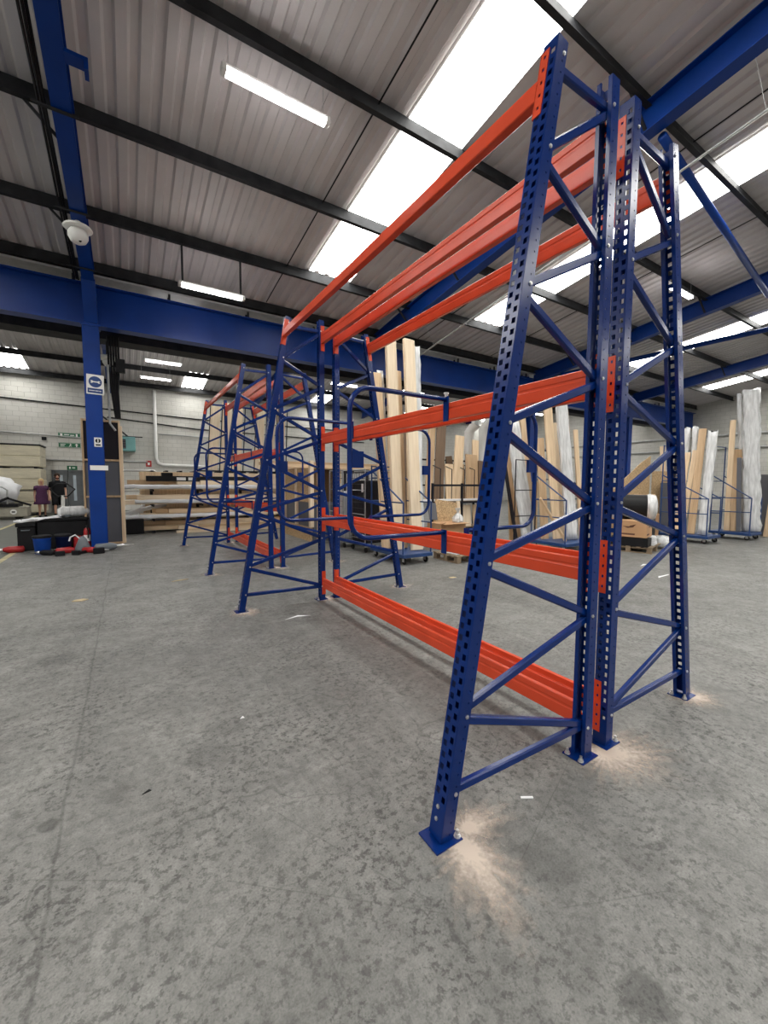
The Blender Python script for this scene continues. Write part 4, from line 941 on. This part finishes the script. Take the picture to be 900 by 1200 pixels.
for x in (3.6, 5.0):
    o = thing('trestle', ('left' if x < 4 else 'right')+' dark trestle carrying the long timbers', 'trestle', (x, 9.55, 0))
    part('top_bar', MB().b2(-0.04, 0.04, -0.75, 0.75, 1.79, 1.87), 'frame_dark', o)
    for sy in (-1, 1): part('leg', MB().b2(-0.03, 0.03, sy*0.7-0.03, sy*0.7+0.03, 0, 1.79), 'frame_dark', o)

# low cantilever rack of long timber by the back wall
rk = thing('cantilever_rack', 'black cantilever rack of long timber along the back left', 'rack', (0, 12.9, 0))
for x in (-1.55, -0.25, 1.1, 2.4):
    part('post', MB().b2(x-0.04, x+0.04, 0.30, 0.40, 0, 1.65), 'frame_dark', rk)
    part('foot', MB().b2(x-0.04, x+0.04, -0.45, 0.30, 0, 0.06), 'frame_dark', rk)
    for z in (0.36, 0.78, 1.22): part('arm', MB().b2(x-0.03, x+0.03, -0.42, 0.30, z, z+0.06), 'frame_dark', rk)
rows = [(0.061, 5, 'floor level'), (0.421, 5, 'low'), (0.841, 5, 'middle'), (1.281, 4, 'top')]
for ri, (z, n, nm) in enumerate(rows):
    for lay in range(2):
        for i in range(n):
            y = 12.54+0.13*i+0.02*lay
            x0 = -2.2+rnd.uniform(-0.2, 1.5); x1 = 2.6+rnd.uniform(-0.6, 1.0)
            if i == 0: x0 = (-0.9, -1.5, -2.3, -0.6)[ri]+lay*0.35
            m_ = rnd.choice(['pine', 'pine_pale', 'pine_pale', 'pine_tan'])
            hh = 0.135
            board('long_board', (x0, y, z+lay*(hh+0.004)), (x1, y, z+lay*(hh+0.004)), hh-0.004, 0.12, (0, 0, 1), m_, ('frontmost', 'second', 'third', 'fourth', 'rearmost')[i]+' long board, '+('lower', 'upper')[lay]+' layer, '+('on the %s arms of the cantilever rack' % nm if ri else 'at floor level under the cantilever rack'), 'board', 'boards on the %s of the cantilever rack' % nm)
g = 'white wrapped lengths on the cantilever rack'
for (x0, x1, y, z, s_, lab) in ((-2.35, 1.6, 12.30, 1.30, 1, 'uppermost long white wrapped length in front of the cantilever rack'), (-2.0, 0.6, 12.36, 0.87, 2, 'middle white wrapped length in front of the cantilever rack'), (-2.6, 1.0, 12.28, 0.44, 3, 'lower white wrapped length in front of the cantilever rack')):
    wrapped('wrapped_length', (x0, y+0.15, z), (x1, y, z), 0.11, 0.12, (0, 0, 1), lab, 'bundle', g, seed=30+s_, material='sheet_white')
for k_ in range(8):
    lay = k_//3; q = k_ % 3
    board('loose_board', (-1.0+0.45*q+0.3*lay, 12.06+0.15*q, 0.075*lay), (2.4+0.3*q-0.25*lay, 11.95+0.15*q, 0.075*lay), 0.13, 0.072, (0, 1, 0), ('pine_pale', 'pine', 'pine_tan', 'pine')[k_ % 4], ('front', 'middle', 'rear')[q]+' loose board of the '+('bottom', 'second', 'top')[lay]+' layer on the floor before the cantilever rack', 'board', 'loose boards on the floor by the cantilever rack')
for x in (-1.55, -0.25, 1.1):
    for z in (0.36, 0.78, 1.22): part('arm_extension', MB().b2(x-0.02, x+0.02, -0.70, -0.42, z, z+0.05), 'frame_dark', rk)
t = thing('black_extrusion', 'long black boxed machine rail lying on top of the cantilever rack', 'rail', (0.2, 12.7, 1.516))
part('rail_body', MB().b2(-1.9, 1.6, -0.10, 0.10, 0, 0.16), 'black_plastic', t, 0.01)
part('motor_cover', MB().b2(-1.5, -1.2, -0.12, 0.12, 0.16, 0.26), 'black_plastic', t, 0.01)
part('paper_label', MB().b2(-1.1, -0.85, -0.104, -0.10, 0.03, 0.12), 'sign_white', t); part('paper_label', MB().b2(-0.78, -0.58, -0.104, -0.10, 0.03, 0.12), 'sign_white', t)
# long timber piles behind, seen end notched
g = 'wide stacks of boards behind the cantilever rack'
for r_ in range(4):
    for i in range(3):
        z = 0.0 if r_ == 0 else 0
        o = thing('board_pack', ('lowest', 'second', 'third', 'top')[r_]+' row board pack number '+('one', 'two', 'three')[i]+' behind the cantilever rack', 'pack', (-0.9+2.0*i, 13.85, 0.10+0.44*r_), 0, g)
        o['label'] = ('lowest', 'second lowest', 'third lowest', 'topmost')[r_]+' row, '+('left', 'middle', 'right')[i]+' board pack behind the cantilever rack'
        for q in range(3): part('board_layer', MB().b2(-0.96+rnd.uniform(0, .04), 0.96, -0.45, 0.45, 0.003+0.13*q, 0.003+0.13*q+0.126), rnd.choice(['pine', 'pine_pale', 'pine_pale']), o, 0.004)
        for xx in (-0.6, -0.2, 0.2, 0.6): part('spacer', MB().b2(xx-0.04, xx+0.04, -0.47, 0.45, 0.393, 0.437), 'frame_dark', o)
for i in range(3):
    o = thing('bearer', ('left', 'middle', 'right')[i]+' pair of floor bearers under the board packs', 'bearer', (-0.9+2.0*i, 13.85, 0))
    for xx in (-0.7, 0.7): part('bearer_beam', MB().b2(xx-0.05, xx+0.05, -0.45, 0.45, 0, 0.10), 'pallet_wood', o)
# upright wide boards with dark dividers above the packs
g = 'wide pale boards standing above the stacked packs'
vb = thing('board_stand', 'dark slatted stand holding wide upright boards above the packs', 'stand', (0, 13.85, 1.862))
part('base_rail', MB().b2(-0.1, 3.0, -0.4, 0.4, 0, 0.03), 'frame_dark', vb)
for i in range(8):
    x = 0.12+0.385*i
    part('divider', MB().bar((x, -0.30, 0.03), (x+0.22, 0.1, 2.30), 0.03, 0.03), 'frame_dark', vb)
for i in range(7):
    x = 0.31+0.385*i
    if i == 3: continue
    board('wide_board', (x, 13.72, 1.893), (x+0.2, 14.02, (4.10, 4.26, 4.24, 0, 4.2, 4.28, 4.22)[i]), 0.33, 0.04, (1, 0, 0), 'pine_pale', ('leftmost', 'second', 'third', '', 'fourth', 'fifth', 'rightmost')[i]+' wide pale board of the upright row above the packs', 'board', g)
# white wrapped jumble left of the timber
for i, (p, q, w_, lab) in enumerate((((-2.25, 12.9, 0.5), (-1.2, 13.1, 0.75), 0.12, 'upper white wrapped length jutting left of the cantilever rack'), ((-2.3, 12.8, 0.2), (-1.1, 13.2, 0.3), 0.14, 'lower white wrapped length jutting left of the cantilever rack'), ((-1.95, 13.3, 0.0), (-1.75, 13.4, 0.95), 0.13, 'upright white wrapped post left of the cantilever rack'))):
    wrapped('wrapped_length', p, q, w_, 0.12, (0, 1, 0), lab, 'bundle', None, seed=50+i, material='sheet_white')
t = thing('steel_hoop_frame', 'grey tubular hoop frame standing left of the timber', 'frame', (-1.95, 13.9, 0))
part('hoop', MB().tube([(-0.35, 0, 0), (-0.35, 0, 1.75), (-0.28, 0, 1.85), (0.55, 0, 1.85), (0.62, 0, 1.75), (0.62, 0, 0)], 0.03, 8), 'conduit_grey', t, smooth=True)
for z in (0.6, 1.2): part('rail', MB().tube([(-0.35, 0, z), (0.62, 0, z)], 0.02, 6), 'conduit_grey', t)
tag(part('dark_crate', MB().b2(-0.3, 0.3, -0.25, 0.25, 0, 0.42), 'black_plastic', None, 0.02, loc=(-2.1, 12.62, 0)), 'black crate on floor left of the timber rack', 'crate')

# framed panel behind the column
t = thing('framed_panel', 'tall wooden framed unit with three dark panels behind the column', 'panel', (-2.66, 10.55, 0), 0.0)
W2 = 0.36; HT = 2.95
for s in (-1, 1): part('stile', MB().b2(s*W2-0.02, s*W2+0.02, -0.06, 0.30, 0, HT), 'pine_tan' if s < 0 else 'pine', t, 0.003)
for z in (0.0, 1.12, 1.98, HT-0.05): part('rail', MB().b2(-W2+0.02, W2-0.02, -0.055, 0.30, z, z+0.045), 'pine_tan', t, 0.003)
for z0, z1, m_ in ((0.045, 1.12, 'grey_panel'), (1.165, 1.98, 'grey_panel'), (2.025, HT-0.05, 'black_panel')): part('panel', MB().b2(-W2+0.02, W2-0.02, -0.02, 0.0, z0, z1), m_, t)
part('back_board', MB().b2(W2+0.02, W2+0.06, 0.0, 0.36, 0, HT-0.12), 'pine_pale', t, 0.003)

# ------------------------------------------------------------------ clutter by the column
def bucket(x, y, r, hh, material, label):
    t = thing('bucket', label, 'bucket', (x, y, 0))
    part('pail', MB().lathe([(r*0.82, 0), (r*0.98, hh*0.86), (r*1.04, hh*0.87), (r*1.04, hh*0.92), (r, hh*0.93), (r*0.92, hh*0.93), (r*0.76, 0.01)], n=20), material, t, smooth=True)
    part('handle', MB().tube([(r*1.03*math.cos(a), -0.02-0.06*math.sin(a), hh*0.9-r*0.75*math.sin(a)) for a in [PI*k/10 for k in range(11)]], 0.006, 5), 'black_cable', t)
    part('lid_rim', MB().lathe([(r*1.08, hh*0.90), (r*1.10, hh), (r*0.98, hh+0.015), (0.01, hh+0.015)], n=20), 'black_plastic', t)
    return t
bucket(-3.72, 9.70, 0.155, 0.36, 'bucket_blue', 'bright blue bucket with black lid beside the column')
bucket(-3.38, 9.80, 0.15, 0.36, 'bucket_navy', 'dark navy bucket right of the bright blue bucket')
t = thing('storage_box', 'large black storage box behind the buckets', 'box', (-3.40, 10.55, 0))
part('box_body', MB().b2(-0.48, 0.42, -0.3, 0.3, 0, 0.62), 'black_plastic', t, 0.02); part('box_lid', MB().b2(-0.50, 0.44, -0.32, 0.32, 0.62, 0.68), 'black_plastic', t, 0.01)
t = thing('tool_case', 'black tool case left of the large storage box', 'case', (-4.06, 10.45, 0))
part('case_body', MB().b2(-0.14, 0.16, -0.25, 0.25, 0, 0.52), 'black_plastic', t, 0.02); part('case_lid', MB().b2(-0.16, 0.17, -0.27, 0.27, 0.52, 0.60), 'black_plastic', t, 0.01); part('case_handle', MB().tube([(-0.06, -0.27, 0.45), (-0.06, -0.31, 0.45), (0.07, -0.31, 0.45), (0.07, -0.27, 0.45)], 0.012, 6), 'tool_grey', t)
wrapped('plastic_sheet', (-4.25, 10.40, 0.605), (-3.45, 10.40, 0.69), 0.38, 0.05, (0, 1, 0), 'crumpled white sheet lying on the tool case', 'sheet', seed=61, material='sheet_white', bulge=0.03)
t = thing('film_roll', 'grey ended roll wrapped in clear film on the storage box', 'roll', (-3.30, 10.5, 0.685), 0.3)
part('film', MB().lathe([(0.07, -0.30), (0.12, -0.22), (0.125, 0.16), (0.08, 0.30)], (0.06, 0, 0.125), 16, 'x'), 'wrap', t, smooth=True); part('core', MB().lathe([(0.09, -0.10), (0.10, -0.08), (0.10, 0.0)], (-0.08, 0, 0.105), 16, 'y'), 'tool_grey', t)
t = thing('fire_extinguisher', 'red fire extinguisher standing at the foot of the column', 'extinguisher', (-2.97, 9.90, 0))
part('cylinder', MB().lathe([(0.06, 0), (0.065, 0.02), (0.065, 0.40), (0.05, 0.46), (0.02, 0.48)], n=16), 'tool_red', t, smooth=True); part('valve', MB().b2(-0.02, 0.02, -0.05, 0.03, 0.48, 0.53), 'black_plastic', t); part('hose', MB().tube([(0, -0.05, 0.5), (0.03, -0.09, 0.42), (0.02, -0.08, 0.25)], 0.012, 6), 'black_rubber', t); part('data_label', MB().lathe([(0.0658, 0.18), (0.0658, 0.32)], n=16), 'sign_white', t)
def drill(x, y, rz, m_, label, s=1.0, name='power_drill'):
    t = thing(name, label, 'power tool', (x, y, 0), rz)
    part('motor_body', MB().lathe([(0.02*s, -0.15*s), (0.05*s, -0.13*s), (0.055*s, 0.05*s), (0.04*s, 0.10*s), (0.03*s, 0.12*s)], (0, 0, 0.055*s), 14, 'x'), m_, t, smooth=True)
    part('chuck', MB().lathe([(0.03*s, 0.12*s), (0.026*s, 0.20*s), (0.01*s, 0.22*s), (0.006*s, 0.34*s)], (0, 0, 0.055*s), 12, 'x'), 'zinc', t, smooth=True)
    part('grip', MB().bar((-0.06*s, 0, 0.03*s), (-0.10*s, -0.20*s, 0.028*s), 0.05*s, 0.045*s), 'black_plastic', t, 0.006)
    part('battery', MB().box((-0.11*s, -0.24*s, 0.04*s), (0.13*s, 0.07*s, 0.08*s)), 'black_plastic', t, 0.008)
    return t
drill(-3.30, 9.42, 0.2, 'tool_red', 'red power drill lying left of the grey tool bag', 1.2)
drill(-2.88, 9.28, -0.5, 'tool_red', 'red power drill lying right of the grey tool bag', 1.1)
drill(-3.62, 9.34, 2.5, 'black_plastic', 'black power drill lying in front of the buckets', 1.0)
drill(-2.60, 9.45, 0.1, 'tool_grey', 'grey long tool lying in front of the column base', 1.5, 'rotary_tool')
drill(-4.25, 10.05, 3.0, 'tool_red', 'red tool lying left of the bright blue bucket', 1.3, 'red_tool')
t = thing('tool_bag', 'grey cloth tool bag slumped among the red tools', 'bag', (-3.02, 9.42, 0))
part('bag_body', MB().lathe([(0.16, 0), (0.15, 0.10), (0.08, 0.28), (0.03, 0.34)], n=14, sx=0.9, sy=0.6), 'tool_grey', t, smooth=True); part('bag_strap', MB().tube([(-0.05, 0, 0.30), (-0.12, -0.03, 0.38), (-0.20, -0.05, 0.34), (-0.22, -0.05, 0.26)], 0.015, 6), 'sheet_white', t)
t = thing('tool_case', 'red low tool case behind the grey tool bag', 'case', (-3.02, 9.98, 0))
part('case_body', MB().b2(-0.20, -0.02, -0.14, 0.20, 0, 0.28), 'tool_red', t, 0.02); part('case_handle', MB().tube([(-0.17, -0.05, 0.28), (-0.17, -0.05, 0.33), (-0.05, -0.05, 0.33), (-0.05, -0.05, 0.28)], 0.012, 6), 'black_plastic', t)
# pallet truck / white hand truck behind the clutter
t = thing('hand_truck', 'white handled pump truck standing behind the clutter', 'truck', (-3.95, 15.2, 0), -0.2)
part('mast', MB().tube([(0, 0, 0.12), (0.03, 0.02, 1.05)], 0.05, 10), 'white_paint', t); part('handle_loop', MB().tube([(-0.30, 0, 1.25), (-0.1, 0, 1.02), (0.16, 0, 1.02), (0.36, 0, 1.25), (0.16, 0, 1.42), (-0.1, 0, 1.42)], 0.022, 6, closed=True), 'black_plastic', t)
part('fork', MB().b2(-0.27, -0.11, 0.1, 1.2, 0.06, 0.12), 'white_paint', t); part('fork', MB().b2(0.11, 0.27, 0.1, 1.2, 0.06, 0.12), 'white_paint', t); part('wheel', MB().lathe([(0.10, -0.05), (0.10, 0.05)], (0, 0, 0.10), 16, 'x'), 'black_rubber', t)

# ------------------------------------------------------------------ far left stock
def bale(x0, x1, y0, y1, z, hh, label, seed):
    rg = random.Random(seed); t = thing('wrapped_stack', label, 'stack', ((x0+x1)/2, (y0+y1)/2, z), 0, 'cream wrapped board stacks')
    n = 2
    for i in range(n): part('wrapped_sheet', MB().b2(-(x1-x0)/2+rg.uniform(0, 0.03), (x1-x0)/2-rg.uniform(0, 0.03), -(y1-y0)/2, (y1-y0)/2, i*hh/n, (i+1)*hh/n-0.006), 'wrap_cream', t, 0.03)
    return t
for i, z in enumerate((0.14, 1.13, 2.12)):
    bale(-9.2, -5.32, 21.9, 23.4, z, 0.92, ('lowest', 'middle', 'topmost')[i]+' cream wrapped stack against the far left wall', 70+i)
    o = thing('stack_bearer', ('lowest', 'middle', 'upper')[i]+' dark bearer layer between the cream wrapped stacks', 'bearer', (-7.26, 22.65, z-0.14+(0.0 if i == 0 else 0.07)))
    for x in (-1.7, -0.6, 0.6, 1.75): part('bearer_beam', MB().b2(x-0.06, x+0.06, -0.74, 0.74, 0, 0.139 if i == 0 else 0.068), 'frame_dark', o)
tag(part('top_sheet', MB().b2(-1.96, 1.96, -0.76, 0.76, 0, 0.05), 'frame_dark', loc=(-7.26, 22.65, 3.042)), 'dark cover sheet on top of cream stacks', 'sheet')
blob('plastic_heap', (-6.80, 20.62, 0.612), (0.95, 0.55, 0.62), 'sheet_white', 'large white plastic heap on the machine at far left', 'heap', 15)
t = thing('conveyor_machine', 'low cream machine with black rails at the far left edge', 'machine', (-6.4, 20.2, 0))
part('chassis', MB().b2(-1.4, 0.85, -0.35, 0.5, 0.10, 0.50), 'machine_cream', t, 0.03); part('table_top', MB().b2(-1.4, 0.6, -0.4, 0.55, 0.50, 0.61), 'black_plastic', t)
part('rail', MB().bar((-0.8, -0.42, 0.25), (0.35, -0.42, 0.86), 0.07, 0.09), 'black_plastic', t); part('rail', MB().bar((0.3, -0.42, 0.84), (1.0, -0.42, 0.55), 0.07, 0.07), 'black_plastic', t)
part('handle_bar', MB().tube([(0.28, -0.32, 0.6), (0.30, -0.32, 1.15), (0.15, -0.32, 1.27), (0.0, -0.32, 1.27)], 0.03, 8), 'conduit_grey', t)
part('badge', MB().lathe([(0.10, -0.362), (0.10, -0.35)], (0.45, 0, 0.30), 16, 'y'), 'sign_white', t); part('badge_mark', MB().box((0.45, -0.365, 0.30), (0.10, 0.006, 0.05)), 'black_plastic', t)
for x in (-1.1, 0.55): part('wheel', MB().lathe([(0.10, -0.04), (0.10, 0.04)], (x, -0.2, 0.10), 14, 'y'), 'black_rubber', t); part('wheel', MB().lathe([(0.10, -0.04), (0.10, 0.04)], (x, 0.35, 0.10), 14, 'y'), 'black_rubber', t)

# ------------------------------------------------------------------ people
def skin_body(name, joints, edges, parent, material, root=0, sub=2):
    me = bpy.data.meshes.new(name); me.from_pydata([j[0] for j in joints], edges, [])
    o = link(name, me, parent); me.materials.append(MATS[material])
    o.modifiers.new('skin', 'SKIN'); sv = me.skin_vertices[0].data
    for i, j in enumerate(joints):
        r = j[1]; sv[i].radius = r if isinstance(r, tuple) else (r, r); sv[i].use_root = (i == root)
    m_ = o.modifiers.new('sub', 'SUBSURF'); m_.levels = sub; m_.render_levels = sub
    o.modifiers['skin'].use_smooth_shade = True
    return o
def loft(rings, n=18):
    # rings: (cx, cy, z, rx, ry)
    mb = MB(); vs = []; fs = []
    for cx_, cy_, z, rx, ry in rings:
        for k in range(n): a = 2*PI*k/n; vs.append((cx_+rx*math.cos(a), cy_+ry*math.sin(a), z))
    for i in range(len(rings)-1):
        for k in range(n): fs.append((i*n+k, i*n+(k+1) % n, (i+1)*n+(k+1) % n, (i+1)*n+k))
    fs += [tuple(reversed(range(n))), tuple(range((len(rings)-1)*n, len(rings)*n))]
    return mb.add(vs, fs)
def person(loc, rz, label, H, female):
    t = thing('person', label, 'person', loc, rz)   # faces local -y
    s = H/1.75; k = lambda *p: (p[0]*s, p[1]*s, p[2]*s)
    # mid-stride: right leg (x<0) forward
    J = [(k(0, 0, 0.93), 0.125*s), (k(0, 0, 1.15), 0.12*s), (k(0, 0, 1.36), (0.15*s, 0.105*s)), (k(0, -0.005, 1.49), 0.055*s), (k(0, -0.015, 1.56), 0.062*s), (k(0, -0.02, 1.66), (0.085*s, 0.098*s)), (k(0, -0.015, 1.735), 0.055*s),
         (k(-0.10, 0, 0.86), 0.088*s), (k(-0.11, -0.10, 0.49), 0.056*s), (k(-0.11, -0.07, 0.12), 0.036*s), (k(-0.11, -0.10, 0.045), 0.036*s), (k(-0.12, -0.22, 0.03), 0.03*s),
         (k(0.10, 0, 0.86), 0.088*s), (k(0.11, 0.02, 0.49), 0.056*s), (k(0.11, 0.14, 0.13), 0.036*s), (k(0.11, 0.12, 0.045), 0.036*s), (k(0.12, 0.0, 0.03), 0.03*s),
         (k(-0.20, 0.01, 1.38), 0.052*s), (k(-0.25, 0.05, 1.10), 0.040*s), (k(-0.26, -0.05, 0.86), 0.028*s), (k(-0.255, -0.09, 0.79), (0.022*s, 0.036*s)), (k(-0.25, -0.11, 0.71), (0.014*s, 0.03*s)),
         (k(0.20, 0.01, 1.38), 0.052*s), (k(0.25, -0.02, 1.10), 0.040*s), (k(0.24, -0.14, 0.88), 0.028*s), (k(0.235, -0.18, 0.82), (0.022*s, 0.036*s)), (k(0.23, -0.21, 0.75), (0.014*s, 0.03*s)),
         (k(0, -0.115, 1.635), 0.014*s)]
    E_ = [(0, 1), (1, 2), (2, 3), (3, 4), (4, 5), (5, 6), (0, 7), (7, 8), (8, 9), (9, 10), (10, 11), (0, 12), (12, 13), (13, 14), (14, 15), (15, 16), (2, 17), (17, 18), (18, 19), (19, 20), (20, 21), (2, 22), (22, 23), (23, 24), (24, 25), (25, 26), (5, 27)]
    body = skin_body('body', J, E_, t, 'skin')
    for sx in (-1, 1): part('eye', MB().lathe([(0.010*s, -0.003), (0.010*s, 0.003)], k(sx*0.032, -0.112, 1.665), 8, 'y'), 'dark_hair', t)
    part('mouth', MB().box(k(0, -0.108, 1.585), (0.045*s, 0.008, 0.010*s)), 'sign_red', t)
    hair = 'blonde_hair' if female else 'dark_hair'
    R = [(0, 0.02, 1.60, 0.08, 0.075), (0, 0.015, 1.66, 0.098, 0.098), (0, 0.005, 1.72, 0.096, 0.10), (0, 0.0, 1.765, 0.07, 0.075), (0, 0, 1.79, 0.02, 0.02)]
    if female: R = [(0, 0.04, 1.50, 0.085, 0.06), (0, 0.04, 1.56, 0.105, 0.08)] + [(a, b+0.012, c, d*1.08, e*1.02) for a, b, c, d, e in R[1:]]
    part('hair', loft([(a*s, b*s, c*s, d*s, e*s) for a, b, c, d, e in R], 16), hair, t, smooth=True)
    for sx in (-1, 1): part('ear', MB().lathe([(0.012*s, -0.01), (0.018*s, 0.0), (0.012*s, 0.01)], k(sx*0.098, 0.0, 1.64), 8, 'x'), 'skin', t)
    def sleeves(mat_, end, fat):
        for a, b in ((17, 18), (22, 23)):
            p, q = Vector(J[a][0]), Vector(J[b][0]); e = p+(q-p)*end; ins = Vector((p.x*0.55, p.y, p.z+0.03*s))
            part('sleeve', MB().tube([ins, p, e], 0.07, 12, radii=[0.07*s, 0.073*s*fat, 0.064*s*fat]), mat_, t, smooth=True)
    if female:
        part('dress', loft([(0, -0.01*s, z*s, a*s, b*s) for z, a, b in ((0.60, 0.30, 0.25), (0.64, 0.305, 0.255), (0.80, 0.27, 0.22), (0.95, 0.235, 0.19), (1.12, 0.195, 0.16), (1.25, 0.20, 0.165), (1.36, 0.20, 0.14), (1.43, 0.15, 0.10), (1.455, 0.11, 0.085))], 24), 'plum_cloth', t, smooth=True)
        sleeves('plum_cloth', 0.45, 1.15)
        sh = 'black_plastic'
    else:
        part('polo_shirt', loft([(0, 0, z*s, a*s, b*s) for z, a, b in ((0.86, 0.205, 0.16), (0.95, 0.21, 0.165), (1.15, 0.205, 0.155), (1.32, 0.225, 0.15), (1.41, 0.19, 0.12), (1.46, 0.10, 0.085), (1.50, 0.075, 0.075))], 22), 'black_cloth', t, smooth=True)
        sleeves('black_cloth', 0.62, 1.15)
        for sgn, a, b in ((-1, 7, 8), (1, 12, 13)):
            p, q = Vector(J[a][0]), Vector(J[b][0])
            part('shorts_leg', MB().tube([p+Vector((0, 0, 0.06*s)), p+(q-p)*0.5, p+(q-p)*0.98], 0.1, 14, radii=[0.115*s, 0.108*s, 0.10*s]), 'black_cloth', t, smooth=True)
        part('beard', loft([(0, -0.045*s, z*s, a*s, b*s) for z, a, b in ((1.545, 0.04, 0.04), (1.57, 0.065, 0.062), (1.60, 0.072, 0.060))], 14), 'dark_hair', t, smooth=True)
        sh = 'black_plastic'
    for a, b in ((10, 11), (15, 16)):
        p, q = Vector(J[a][0]), Vector(J[b][0])
        part('shoe', MB().tube([Vector((p.x, p.y+0.05*s, 0.045*s)), Vector((p.x, p.y, 0.055*s)), Vector((q.x, q.y, 0.040*s)), Vector((q.x, q.y-0.05*s, 0.034*s))], 0.04, 12, radii=[0.035*s, 0.05*s, 0.042*s, 0.025*s]), sh, t, smooth=True)
    if not female:
        for a, b in ((9, 10), (14, 15)):
            p = Vector(J[a][0]); part('sock', MB().tube([p+Vector((0, 0, -0.06*s)), p+Vector((0, 0, 0.04*s))], 0.045*s, 12), 'black_cloth', t, smooth=True)
    return t
person((-5.20, 20.8, 0), 0.25, 'woman with blonde hair in a plum dress walking by the far wall', 1.58, True)
person((-4.62, 20.4, 0), 0.20, 'man in black polo shirt and black shorts walking beside the woman', 1.80, False)

# ------------------------------------------------------------------ litter
def scrap(x, y, pts, material, label, h=0.004, rz=0.0):
    o = part('floor_scrap', MB().prism(pts, (0, 0, 0), (1, 0, 0), (0, 1, 0), (0, 0, h)), material, loc=(x, y, 0.0005), rot=(0, 0, rz)); tag(o, label, 'scrap', 'scraps on the floor')
scrap(-0.65, -0.04, [(0, 0), (0.05, -0.03), (0.055, -0.022), (0.005, 0.008)], 'sheet_white', 'thin white splinter on the floor inside the near frame', 0.006)
scrap(-2.74, 5.07, [(-0.08, -0.02), (0.02, -0.05), (0.09, 0.0), (0.03, 0.06), (-0.05, 0.05)], 'scrap_tan', 'tan scrap on the floor left of the racks', 0.008)
scrap(-1.55, 5.6, [(-0.12, -0.03), (0.0, -0.01), (0.12, 0.03), (0.0, 0.035)], 'scrap_tan', 'tan strip on the floor before the third frame', 0.008)
scrap(-0.62, 3.05, [(-0.15, -0.02), (0.0, 0.01), (0.14, -0.03), (0.02, 0.05)], 'sheet_white', 'white dusty smear scrap near the second frame foot', 0.002)
scrap(2.15, 3.6, [(-0.06, -0.03), (0.06, -0.03), (0.05, 0.03), (-0.04, 0.04)], 'scrap_tan', 'tan chip on the floor behind the bottom beams', 0.006)
scrap(3.1, 3.9, [(-0.09, -0.03), (0.09, -0.02), (0.05, 0.04)], 'scrap_tan', 'flat tan chip on the floor by the low pallet', 0.006)
scrap(2.75, 1.35, [(-0.03, -0.02), (0.03, -0.01), (0.01, 0.025)], 'print_brown', 'small dark chip on the floor seen inside the near frame', 0.012)
scrap(5.2, 1.9, [(-0.2, -0.02), (0.2, 0.0), (0.22, 0.02), (-0.1, 0.03)], 'sheet_white', 'white strip on the floor right of the near rack', 0.002)
scrap(5.9, 2.55, [(-0.15, -0.03), (0.15, -0.02), (0.1, 0.04)], 'sheet_white', 'small white scrap on the floor before right trolleys', 0.002)
scrap(-1.62, 1.35, [(-0.012, -0.008), (0.014, -0.01), (0.008, 0.014)], 'sheet_white', 'tiny white chip on the open floor left of the near foot', 0.004)
scrap(-2.16, 0.95, [(-0.02, -0.012), (0.02, -0.004), (0.01, 0.01)], 'black_plastic', 'small black flake beside the round dark patch', 0.003)
